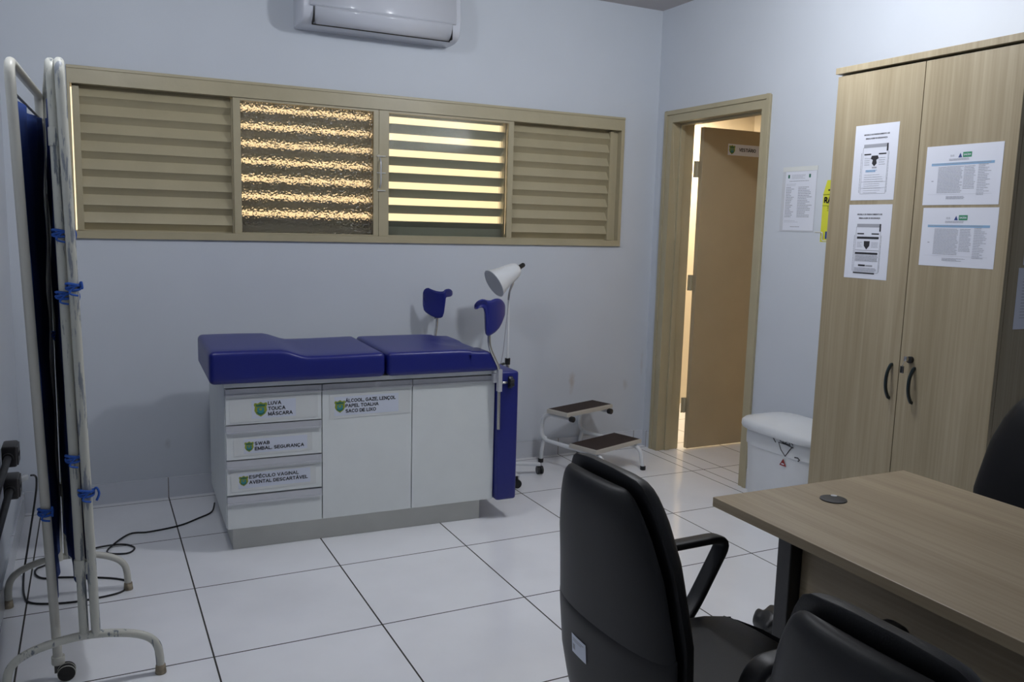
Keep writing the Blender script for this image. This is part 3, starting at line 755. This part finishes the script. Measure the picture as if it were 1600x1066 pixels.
# ------------------------------------------------------------------ tall cabinet with papers
CB = tag(empty('wardrobe', (2.505, -1.90, 0)), 'tall two-door oak laminate cupboard against the right wall with papers taped on', 'cupboard')
MB().box(0, .435, -.80, 0, .06, 2.085, m_cups).box(.02, .43, -.78, -.02, 0, .06, m_cups).build('carcass', CB, smooth=0, bevel=.001)
MB().box(-.028, .44, -.808, .008, 2.088, 2.113, m_cupw).build('top_panel', CB, smooth=0, bevel=.001)
def hnd(par, y):
    b = MB(); b.tube(bez([(-.020, y, .800), (-.030, y, .806), (-.044, y, .835), (-.048, y, .868), (-.044, y, .900), (-.030, y, .928), (-.020, y, .934)], 5), .006, m_teal, 10, flat=(.010, .013, (0, 1, 0)))
    return b.build('handle', par)
dA = MB().box(-.020, -.001, -.4135, -.001, .065, 2.078, m_cupw).build('door', CB, smooth=0, bevel=.001); hnd(dA, -.382)
dB = MB().box(-.020, -.001, -.799, -.4165, .065, 2.078, m_cupw).build('door', CB, smooth=0, bevel=.001); hnd(dB, -.485)
MB().cyl((-.033, -.465, .965), (-.019, -.465, .965), .013, m_blackpl).build('lock', dB)
b = MB(); b.cyl((-.055, -.468, .970), (-.033, -.468, .968), .004, m_chrome, 10).box(-.060, -.05, -.476, -.464, .962, .980, m_chrome)
b.box(-.052, -.046, -.458, -.444, .912, .940, m_blackpl).tube([(-.055, -.466, .965), (-.05, -.455, .950), (-.049, -.451, .938)], .0015, m_chrome, 6)
b.build('key', dB, bevel=.001)

def rows(b, X, x0, x1, y0, y1, n, m, th=.0016, seed=0, z=.0011, short=.3):
    rnd = random.Random(seed)
    for i in range(n):
        y = y1-(y1-y0)*i/max(1, n-1); x = x0
        end = x1-(x1-x0)*(rnd.random()*short)
        while x < end-.003:
            w_ = rnd.uniform(.004, .016); e = min(x+w_, end); b.box(x, e, y-th/2, y+th/2, .0004, z, m, X); x = e+.0016
def sheet(name, X, w_, h_, fn, label, grp=None, base=m_paper):
    b = MB(); b.box(0, w_, 0, h_, 0, .0004, base, X); fn(b, X)
    o = b.build(name, smooth=0)
    return tag(o, label, 'paper', grp)
def frame_lines(b, X, x0, x1, y0, y1, m, t=.0012):
    for q in ((x0, x1, y0, y0+t), (x0, x1, y1-t, y1), (x0, x0+t, y0, y1), (x1-t, x1, y0, y1)): b.box(*q, .0004, .0008, m, X)
def doc_port(seed):
    def fn(b, X):
        b.text('MODELO DE PREENCHIMENTO DE', .0078, m_ink, X @ Matrix.Translation((.105, .255, .0006)), 'CENTER', bold=.03)
        b.text('EMBALAGEM DE SEGURANÇA', .0078, m_ink, X @ Matrix.Translation((.105, .240, .0006)), 'CENTER', bold=.03)
        b.box(.048, .165, .208, .220, .0004, .0008, m_inkg, X); b.box(.158, .165, .19, .220, .0004, .0009, m_ink, X)
        frame_lines(b, X, .045, .166, .025, .208, m_inkg)
        b.box(.052, .085, .178, .183, .0004, .0008, m_ink, X); b.box(.122, .158, .178, .183, .0004, .0008, m_ink, X)
        if seed == 1:
            b.prism([(x*.028+.104, y*.028+.155) for x, y in [(-.5,.7),(.5,.7),(.7,.3),(.3,.1),(.4,-.4),(0,-.8),(-.4,-.4),(-.3,.1),(-.7,.3)]], .0004, .0009, m_ink, X)
            b.box(.094, .116, .125, .131, .0004, .0009, m_inkg, X)
            rows(b, X, .055, .085, .14, .165, 4, m_inkg, seed=3); rows(b, X, .125, .158, .14, .165, 4, m_inkg, seed=4)
            rows(b, X, .065, .13, .112, .118, 3, m_inkb, .0022, seed=5)
            rows(b, X, .06, .155, .03, .10, 9, m_inkg, .0010, seed=6)
            for y in (.048, .072): b.box(.046, .165, y, y+.001, .0004, .0008, m_inkg, X)
        else:
            b.box(.052, .158, .160, .169, .0004, .0009, m_ink, X)
            b.prism([(x*.024+.102, y*.024+.137) for x, y in [(-.6,.6),(.6,.6),(.55,-.2),(0,-.8),(-.55,-.2)]], .0004, .0009, m_ink, X)
            rows(b, X, .055, .08, .128, .146, 4, m_inkg, seed=13); rows(b, X, .125, .158, .128, .146, 4, m_inkg, seed=14)
            b.box(.048, .162, .113, .1155, .0004, .0008, m_inkg, X); b.box(.048, .158, .098, .106, .0004, .0009, m_ink, X)
            rows(b, X, .05, .162, .072, .094, 6, m_inkg, .0022, seed=15, short=.05)
            b.box(.068, .102, .05, .057, .0004, .0009, m_ink, X); b.box(.104, .138, .05, .056, .0004, .0008, m_inkg, X)
            rows(b, X, .05, .158, .030, .043, 4, m_inkg, .0018, seed=16, short=.05); b.box(.045, .15, .020, .025, .0004, .0009, m_ink, X)
        for x in (.040, .171): rows(b, X @ Matrix.Translation((x, .03, 0)) @ Matrix.Rotation(R(90), 4, 'Z'), 0, .16, 0, .001, 1, m_inkg, .0016, seed=seed+20, short=.1)
    return fn
def doc_land(seed):
    def fn(b, X):
        b.box(.148, .182, .168, .186, .0004, .0008, m_inkgreen, X)
        b.text('SAÚDE', .009, m_paper, X @ Matrix.Translation((.151, .174, .0009)), bold=.02)
        b.prism([(.130, .168), (.145, .168), (.1375, .184)], .0004, .0008, m_inknavy, X)
        b.text('SUS', .010, m_inkl, X @ Matrix.Translation((.098, .172, .0007)), bold=.01)
        rows(b, X, .095, .185, .160, .164, 2, m_inkg, .0014, seed=seed)
        b.box(.025, .270, .142, .151, .0004, .0008, m_inkb, X)
        rows(b, X, .03, .26, .145, .148, 1, m_inkg, .0022, seed=seed+1)
        rows(b, X, .055, .155, .045, .136, 19, m_inkg, .0016, seed=seed+2, short=.1)
        rows(b, X, .158, .205, .058, .136, 15, m_inkg, .0016, seed=seed+3, short=.2)
        rows(b, X, .212, .262, .035, .140, 19, m_inkg, .0015, seed=seed+4, short=.5)
        b.box(.030, .038, .085, .088, .0004, .0008, m_inkg, X)
        b.box(.02, .27, .038, .0386, .0004, .0007, m_inkl, X)
        rows(b, X, .095, .19, .022, .03, 3, m_inkg, .0013, seed=seed+5, short=.4)
    return fn
cf = lambda y, z, rot=0: on_face(2.4845, y, z, (0, -1, 0), (-1, 0, 0)) @ Matrix.Rotation(rot, 4, 'Z')
sheet('printed_sheet', cf(-2.014, 1.572), .208, .297, doc_port(1), 'upright white sheet with a bag diagram, upper one on the left cupboard door', 'sheets taped on the cupboard')
sheet('printed_sheet', cf(-2.011, 1.258), .210, .297, doc_port(2), 'upright white sheet with dark printed bands, lower one on the left cupboard door', 'sheets taped on the cupboard')
sheet('printed_sheet', cf(-2.353, 1.550), .299, .213, doc_land(30), 'wide white table sheet, upper one on the right cupboard door', 'sheets taped on the cupboard')
sheet('printed_sheet', cf(-2.360, 1.327), .297, .213, doc_land(50), 'wide white table sheet, lower one on the right cupboard door', 'sheets taped on the cupboard')
# sheets on the cupboard's end panel
sd = lambda x, z: on_face(x, -2.7006, z, (1, 0, 0), (0, -1, 0))
def doc_side(seed):
    return lambda b, X: rows(b, X, .03, .18, .04, .24, 20, m_inkg, .0016, seed=seed)
SDX = 2.578
sheet('printed_sheet', sd(SDX, 1.345), .21, .297, doc_side(70), 'white sheet at the right picture edge, upper one on the cupboard end panel', 'sheets taped on the cupboard')
sheet('printed_sheet', sd(SDX-.02, 1.12), .21, .215, doc_side(80), 'white sheet at the right picture edge, lower one on the cupboard end panel', 'sheets taped on the cupboard')
# notice in plastic sleeve on the wall
def notice(b, X):
    b.box(.022, .232, .006, .305, .0004, .0008, m_paper, X)
    b.box(0, .238, .307, .330, .0004, .0012, m_tape, X)
    for x, m in ((.045, m_shG), (.188, m_shG)): b.box(x-.006, x+.006, .272, .290, .0008, .0012, m, X)
    rows(b, X, .065, .165, .270, .288, 4, m_inkl, .0028, seed=90); rows(b, X, .05, .19, .255, .257, 1, m_inkg, .003, seed=91)
    rows(b, X, .03, .11, .235, .242, 2, m_inkl, .0022, seed=92)
    rows(b, X, .03, .09, .075, .225, 19, m_inkg, .0036, seed=93, short=.5); rows(b, X, .115, .215, .075, .225, 19, m_inkg, .0036, seed=94, short=.5)
    rows(b, X, .03, .13, .048, .055, 2, m_inkl, .0022, seed=95); rows(b, X, .075, .15, .022, .024, 1, m_inkg, .003, seed=96)
sheet('printed_notice', on_face(XR-.0015, -1.134, 1.442, (0, -1, 0), (-1, 0, 0)), .236, .33, notice, 'printed list in a clear plastic sleeve taped on the wall beside the doorway', base=m_sleeve)
# yellow carton on a wire holder
YC = tag(empty('sharps_carton', (XR-.075, -1.555, 1.395)), 'yellow cardboard sharps carton in a wall holder, half hidden by the cupboard', 'box')
b = MB(); b.box(-.07, .07, -.20, 0, 0, .225, m_yellow)
X = on_face(-.07, 0, 0, (0, -1, 0), (-1, 0, 0))
b.prism([(0, .225), (.20, .225), (.182, .29), (.02, .29)], -.002, .001, m_yellow, X)
b.box(.03, .075, .240, .247, .001, .0015, m_ink, X).box(.0, .2, .170, .172, .001, .0015, m_shY, X).box(.0, .2, .222, .2245, .001, .0015, m_shY, X)
b.strokes('RAVA', .030, m_ink, X @ Matrix.Translation((.012, .182, .0014)), width=.085, thick=.24)
rows(b, X, .03, .09, .148, .165, 3, m_ink, .002, seed=101)
b.box(.03, .055, .015, .05, .001, .0015, m_inknavy, X)
b.build('carton', YC, smooth=0)
b = MB(); b.tube(filet([(.07, .03, .045), (-.078, .03, .045), (-.078, -.02, .045), (-.078, -.02, .006), (-.078, -.18, .006), (-.078, -.18, .045), (.07, -.18, .045)], .01), .003, m_frame, 8)
b.build('wire_holder', YC)

# ------------------------------------------------------------------ desk
DK = tag(empty('desk', (1.108, -2.885, 0), R(-1.2)), 'oak laminate office desk with black steel legs in the right foreground', 'desk')
DW, DLn = .70, 1.40
MB().box(0, DW, -DLn, 0, .725, .750, m_deskw).build('desk_top', DK, smooth=0, bevel=.0015)
for yy in (-.012, -DLn+.062):
    b = MB().box(.222, .262, yy-.05, yy, .03, .72, m_blackpl).box(.40, .435, yy-.05, yy, .03, .72, m_blackpl).box(.262, .40, yy-.045, yy-.03, .03, .72, m_blackpl)
    b.box(.06, .62, yy-.05, yy, .695, .725, m_blackpl); b.build('desk_leg', DK, smooth=0, bevel=.003)
    b = MB().rbox(.08, .50, yy-.055, yy+.005, 0.0, .035, .012, m_blackpl, n=3); b.build('leg_foot', DK)
MB().box(.262, .278, -DLn+.06, -.062, .24, .722, m_deskw).build('modesty_panel', DK, smooth=0, bevel=.001)
b = MB(); X = Matrix.Translation((.285, -.132, .7502)); b.lathe([(.034, 0), (.0335, .0025), (.028, .0035), (0, .0035)], m_blackpl, 32, X)
b.lathe([(.008, .0035), (.008, .0042), (0, .0042)], m_alu, 12, X @ Matrix.Translation((.018, .016, 0)))
b.build('cable_grommet', DK)

# ------------------------------------------------------------------ office chair
def pad(hw, z0, z1, thf, thb, curve, lean, m, name, parent, nz=28, ny=20, x0=0, seam=None, pw=4):
    """upright upholstered plate facing +x. hw(z) half width; curve = forward wrap of the edges"""
    b = MB()
    for side in (0, 1):
        vs = []
        for i in range(nz+1):
            t = -math.cos(math.pi*i/nz); z = (z0+z1)/2+(z1-z0)/2*t
            for j in range(ny+1):
                s = -math.cos(math.pi*j/ny); y = s*hw(z)
                e = max(0, 1-abs(s)**pw)**.5*max(0, 1-abs(t)**12)**.5
                x = x0+curve*(y*y)+lean(z)
                x += thf*e if side else -thb*e
                vs.append((x, y, z))
        fs = [(i*(ny+1)+j, (i+1)*(ny+1)+j, (i+1)*(ny+1)+j+1, i*(ny+1)+j+1) for i in range(nz) for j in range(ny)]
        b.add(vs, fs, m)
    return b.build(name, parent, smooth=55)
def hw_shell(z):
    # half width of the back plate against height
    P = [(.40, .12), (.45, .17), (.52, .198), (.65, .203), (.80, .180), (.88, .153), (.925, .130), (.944, .116), (.953, .100), (.957, .08), (.960, .03)]
    if z <= P[0][0]: return P[0][1]
    for (a, p), (c, q) in zip(P, P[1:]):
        if z <= c:
            t = (z-a)/(c-a); return p+(q-p)*t
    return .004
def make_chair():
    root = empty('office_chair')
    lean = lambda z: -.15*(z-.45)+.02*math.sin((z-.45)*4)
    k = 1.0
    pad(lambda z: hw_shell(z), .40, .955, .012, .030, .35, lean, m_shell, 'back_shell', root, pw=3)
    pad(lambda z: hw_shell(min(.96, .40+(z-.425)*.56/.553))*1.02+.003, .425, .978, .055, .006, .35, lean, m_leather, 'back_cushion', root, x0=.018, pw=5)
    # lower cover shell with sticker
    cv = pad(lambda z: hw_shell(z)*1.012, .385, .655, .004, .034, .35, lean, m_shell, 'lower_cover', root, pw=3)
    # seat
    b = MB()
    def dfm(p):
        x, y, z = p
        q = 1-.06*max(0, (x-.25)/.25)**2; x -= .10*max(0, abs(y)/.24-.35)**2*(1 if x > .4 else 0)*max(0, (x-.4)/.145)
        if z > .46: z -= .015*max(0, (x-.38)/.12)**2
        return (x, y*q, z)
    b.rbox(.03, .545, -.24, .24, .405, .478, .034, m_leather, n=5, mid=(6, 6, 1), deform=dfm)
    b.build('seat_cushion', root, smooth=60)
    b = MB(); b.rbox(.05, .49, -.22, .22, .385, .41, .012, m_shell, n=2); b.build('seat_pan', root)
    b = MB(); b.tube(filet([(.10, 0, .375), (-.03, 0, .38), (-.045, 0, .44), (-.04, 0, .56)], .05), 1, m_shell, 12, flat=(.02, .07, (0, 1, 0))) if False else b.tube(filet([(.14, 0, .375), (.0, 0, .375), (-.008, 0, .42), (-.010, 0, .50)], .05), .014, m_shell, 10)
    b.build('back_bracket', root)
    b = MB().cyl((.25, 0, .10), (.25, 0, .39), .025, m_blackpl).box(.17, .33, -.08, .08, .36, .39, m_blackpl); b.build('gas_column', root)
    for sgn in (-1, 1):
        y = .268*sgn
        pth = filet([(.30, y-.045*sgn, .395), (.43, y, .47), (.535, y, .648), (.135, y, .648), (.105, y, .59), (.20, y-.01*sgn, .47), (.28, y-.045*sgn, .395)], .05, 6)
        b = MB(); b.tube(pth[:], 1, m_shell, 16, flat=(.045, .020, (0, 1, 0)) )
        b.build('armrest', root, smooth=60)
    b = MB(); b.cyl((.25, 0, .055), (.25, 0, .115), .035, m_blackpl)
    for i in range(5):
        a = 2*math.pi*i/5+.3; c, s_ = math.cos(a), math.sin(a)
        b.tube([(.25+c*.02, s_*.02, .095), (.25+c*.15, s_*.15, .085), (.25+c*.29, s_*.29, .062)], 1, m_blackpl, 10, flat=(.026, .04))
    b.build('star_base', root)
    for i in range(5):
        a = 2*math.pi*i/5+.3; c, s_ = math.cos(a), math.sin(a); d = Vector((-s_, c, 0)); p = Vector((.25+c*.285, s_*.285, .026)); b = MB()
        for o_ in (-.016, .016): b.cyl(p+d*(o_-.009), p+d*(o_+.009), .026, m_blackpl, 18)
        b.cyl(p, p+Vector((0, 0, .04)), .008, m_blackpl, 8); b.build('caster', root)
    return root, cv
ch, cover = make_chair()
ch.location = (.612, -3.185, 0); ch.rotation_euler = (0, 0, R(1))
tag(ch, 'black office chair in the middle foreground with a small sticker on its back', 'chair', 'black office chairs at the desk')
ch2 = copy_tree(ch); ch2.location = (.545, -3.89, 0); ch2.rotation_euler = (0, 0, R(0))
ch2['label'] = 'black office chair cut by the bottom picture edge, nearest the camera'
ch3 = copy_tree(ch); ch3.location = (2.14, -3.125, 0); ch3.rotation_euler = (0, 0, R(180))
ch3['label'] = 'black office chair behind the desk, in front of the cupboard end'

# ------------------------------------------------------------------ folding screen
FS = tag(empty('folding_screen', (-.42, -1.45, 0)), 'folded ivory tube privacy screen with blue cloth panels by the left wall', 'screen')
fo_ = Vector((-.42, -1.45, 0))
def W(p): return Vector(p)-fo_
def panel(near, far, zb_n, zb_f, zt, m, cz0, cz1, lean_n=(0, 0), lean_f=(0, 0), rr=.0135, mats=None, name='panel_frame', far_top=None):
    n_, f_ = Vector((*near, 0)), Vector((*far, 0)); ln = Vector((*lean_n, 0)); lf = Vector((*lean_f, 0))
    b = MB(); zt2 = far_top or zt
    pth = filet([n_+Vector((0, 0, zb_n)), n_+ln+Vector((0, 0, zt)), f_+lf+Vector((0, 0, zt2)), f_+Vector((0, 0, zb_f))], .05, 6)
    b.tube([W(p) for p in pth], rr, m, 14)
    for z in (cz1, cz0):
        a, c = n_+ln*(z/zt), f_+lf*(z/zt)
        b.tube([W(a+Vector((0, 0, z))), W(c+Vector((0, 0, z)))], .004, m_tubesteel, 8)
    o = b.build(name, FS)
    def fn(u, v):
        z = cz0+(cz1-cz0)*v; a, c = n_+ln*(z/zt), f_+lf*(z/zt); d = (c-a).normalized(); a2 = a+d*.03; c2 = c-d*.03
        sag = .022*math.sin(math.pi*u)*math.sin(math.pi*v)
        p = a2.lerp(c2, u)+Vector((.010*math.sin(u*17+v*3)+.003*math.sin(v*30+u*5), 0, 0))
        zz_ = z-sag*.0 + (.045*(1-v) if False else 0) - (.06*math.sin(math.pi*u) if v > .999 else 0)*0
        return tuple(W((p.x, p.y, zz_ - .02*math.sin(math.pi*u)*v)))
    b = MB(); b.grid(fn, 40, 30, m_cloth); c_ = b.build('cloth_panel', o, smooth=60)
    md = c_.modifiers.new('s', 'SOLIDIFY'); md.thickness = .0015
    return o
pA = panel((-.452, -1.725), (-.462, -1.13), .055, .16, 1.838, m_frame, .24, 1.76, lean_n=(-.040, -.13), lean_f=(.006, .03))
pB = panel((-.375, -1.81), (-.432, -1.115), .16, .16, 1.850, m_framechip, .27, 1.76, lean_n=(-.020, -.02), lean_f=(.0, .02))
pC = panel((-.343, -1.815), (-.404, -1.03), .165, .20, 1.850, m_frameg, .27, 1.76, lean_n=(-.030, -.04), lean_f=(0, .02), name='panel_frame')
def arch(cx, cy, m, hw=.20, h=.165, yaw=0):
    b = MB(); c, s_ = math.cos(yaw), math.sin(yaw)
    P = [(-hw, 0, .02), (-hw+.01, 0, .10), (-hw+.06, 0, .142), (-.05, 0, .165), (.05, 0, .165), (hw-.06, 0, .142), (hw-.01, 0, .10), (hw, 0, .02)]
    P = bez([(cx+x*c, cy+x*s_, z) for x, y, z in P], 6)
    b.tube([W(p) for p in P], .0125, m, 12); o = b.build('arched_foot', FS)
    for sx_ in (-1, 1):
        q = Vector((cx+sx_*hw*c, cy+sx_*hw*s_, 0))
        MB().cyl(W(q), W(q+Vector((0, 0, .03))), .017, m_rust, r2=.0145).build('foot_cap', o, bevel=.002)
arch(-.375, -1.815, m_framechip, hw=.21); arch(-.432, -1.115, m_frame, hw=.20)
def tA(z): return (-.452-.040*z/1.838, -1.725-.13*z/1.838)
def tB(z): return (-.375-.020*z/1.85, -1.81-.02*z/1.85)
def tC(z): return (-.343-.030*z/1.85, -1.815-.04*z/1.85)
# hinge sleeves
for (x, y, z) in ((*tB(1.62), 1.62), (*tB(.36), .36), (-.436, -1.10, 1.50), (-.434, -1.11, .40)):
    MB().cyl(W((x, y, z)), W((x, y, z+.05)), .0165, m_framechip).cyl(W((x+.018, y-.002, z+.006)), W((x+.018, y-.002, z+.044)), .012, m_framechip, 10).build('hinge_clip', FS, bevel=.001)
# blue ties round the tubes
def tie(x, y, z, r=.019, tail=(.02, -.03)):
    b = MB(); rn = random.Random(int(z*1000)); 
    for k in range(3):
        pts = []
        for i in range(16):
            a = 2*math.pi*i/16; pts.append(W((x+r*math.cos(a)*1.05, y+r*math.sin(a)*1.05, z+.0045*k+.005*math.sin(a+k*2))))
        b.tube(pts, .004, m_tie, 6, closed=True)
    b.tube(bez([W((x+r, y-.004, z+.01)), W((x+r+tail[0]*.6, y-.01, z+.018)), W((x+r+tail[0], y-.012, z)), W((x+r+tail[0]*.5, y-.012, z+tail[1]))], 4), .0035, m_tie, 6)
    b.tube(bez([W((x+.01, y-r, z+.012)), W((x-.01, y-r-.004, z-.012)), W((x+.012, y-r-.004, z-.02))], 4), .003, m_tie, 6)
    b.build('cloth_tie', FS)
tie(*tB(1.375), 1.375); tie(*tB(1.20), 1.20); tie(*tC(1.225), 1.225, r=.017, tail=(.006, .02)); tie(*tB(.72), .72); tie(*tC(.615), .615, tail=(.015, -.02)); tie(*tA(.55), .55, r=.018, tail=(-.0, -.01)); tie(-.434, -1.11, 1.0)
# caster under the near leg
b = MB(); b.cyl(W((-.452, -1.725, .050)), W((-.452, -1.725, .075)), .019, m_frame)
b.box(-.452+.42-.012, -.452+.42+.012, -1.725+1.45-.006, -1.725+1.45+.006, .02, .06, m_conduit)
for o_ in (-.010, .010): b.cyl(W((-.430, -1.740+o_-.006, .026)), W((-.430, -1.740+o_+.006, .026)), .026, m_blackrub)
b.build('caster', FS, bevel=.0015)

# ------------------------------------------------------------------ conduit boxes and cable on the left wall
def conduit(y, z, pl, label):
    o = tag(empty('outlet_box', (XL, y, z)), label, 'outlet', 'grey outlet boxes on the left wall')
    b = MB().rbox(.012, .062, -.055, .055, -.040, .040, .008, m_conduit, n=2); b.box(.058, .066, -.045, .045, -.034, .034, m_conduit)
    b.box(.064, .068, -.02, .02, -.006, .006, m_dark); b.build('box_body', o, bevel=.0)
    MB().tube([(.034, -.05, 0), (.034, -pl, 0)], .0125, m_conduit, 14).build('conduit_pipe', o)
    MB().cyl((.034, -.075, 0), (.034, -.05, 0), .018, m_conduit).build('pipe_collar', o)
    return o
CY1, CZ1 = -.93, .530; CY2, CZ2 = -.93, .405
conduit(CY1, CZ1, 3.6, 'grey conduit outlet box on the left wall, upper of the two')
conduit(CY2, CZ2, 3.6, 'grey conduit outlet box on the left wall, lower of the two')
b = MB()
pf = [(-.59, .117), (-.588, -.188)]
path = [(-.560, -.790, .400), (-.548, -.77, .392), (-.543, -.765, .37), (-.55, -.79, .30), (-.585, -.80, .10), (-.600, -.83, .008), (-.587, -1.032, .004), (-.554, -1.117, .004), (-.445, -1.16, .004), (-.335, -1.16, .004), (-.252, -1.133, .004), (-.235, -1.053, .004), (-.263, -1.007, .004), (-.341, -.958, .004), (-.466, -.903, .004), (-.528, -.888, .004), (-.559, -.836, .004), (-.559, -.776, .004), (-.533, -.751, .004), (-.447, -.674, .004), (-.373, -.632, .004), (-.304, -.614, .004), (-.235, -.621, .004), (-.193, -.674, .004), (-.204, -.724, .004), (-.238, -.736, .004), (-.297, -.706, .006), (-.279, -.638, .010), (-.204, -.499, .004), (-.121, -.503, .004), (.009, -.47, .004), (.10, -.40, .004), (.17, -.33, .004), (.20, -.20, .004)]
b.tube(bez(path, 6), .0038, m_cable, 8)
tag(b.build('power_cable'), 'thin black cable looping over the floor from the outlet box to the exam table', 'cable')
b = MB(); b.rbox(-.035, .035, -.012, .012, -.012, .012, .006, m_clear, n=2)
o = b.build('plug_adapter', loc=(XL+.06, -.85, CZ2)); o.rotation_euler = (0, 0, R(60)); tag(o, 'small pale plug adapter in the lower outlet box', 'plug')

# black bag on the floor beyond the chair
b = MB()
def bag(p):
    x, y, z = p; n_ = .012*math.sin(x*90+z*40)+.010*math.sin(y*80+z*70); return (x+n_*.6, y+n_*.5, z+n_*.3 if z > .02 else z)
b.rbox(1.775, 1.90, -2.46, -2.34, 0, .09, .04, m_blackpl, n=5, mid=(6, 6, 4), deform=bag)
tag(b.build('plastic_bag', smooth=60), 'crumpled black plastic bag on the floor just beyond the desk leg', 'bag')

# sticker on the first chair's back cover (no code printed), follows the cover plane
def surf(y, z):
    t = lambda zz: -.15*(zz-.45)+.02*math.sin((zz-.45)*4)
    s = y/(hw_shell(z)*1.012); e = max(0, 1-abs(s)**3)**.5
    tt = (z-.52)/.135; e *= max(0, 1-abs(tt)**12)**.5
    return .35*y*y+t(z)-.034*e
def chair_sticker(yc, zc, w_, h_):
    b = MB()
    def fn(u, v, off=.0012): 
        y = yc+w_/2-w_*u; z = zc-h_/2+h_*v; return (surf(y, z)-off, y, z)
    b.grid(fn, 8, 8, m_sticker)
    for (u0, u1, v0, v1, m) in ((.1, .85, .78, .82, m_inkg), (.1, .7, .68, .72, m_inkg), (.08, .24, .2, .5, m_inkg)):
        b.grid(lambda u, v: fn(u0+(u1-u0)*u, v0+(v1-v0)*v, .0016), 4, 2, m)
    return b.build('sticker', cover, smooth=0)
chair_sticker(.065, .560, .062, .042)
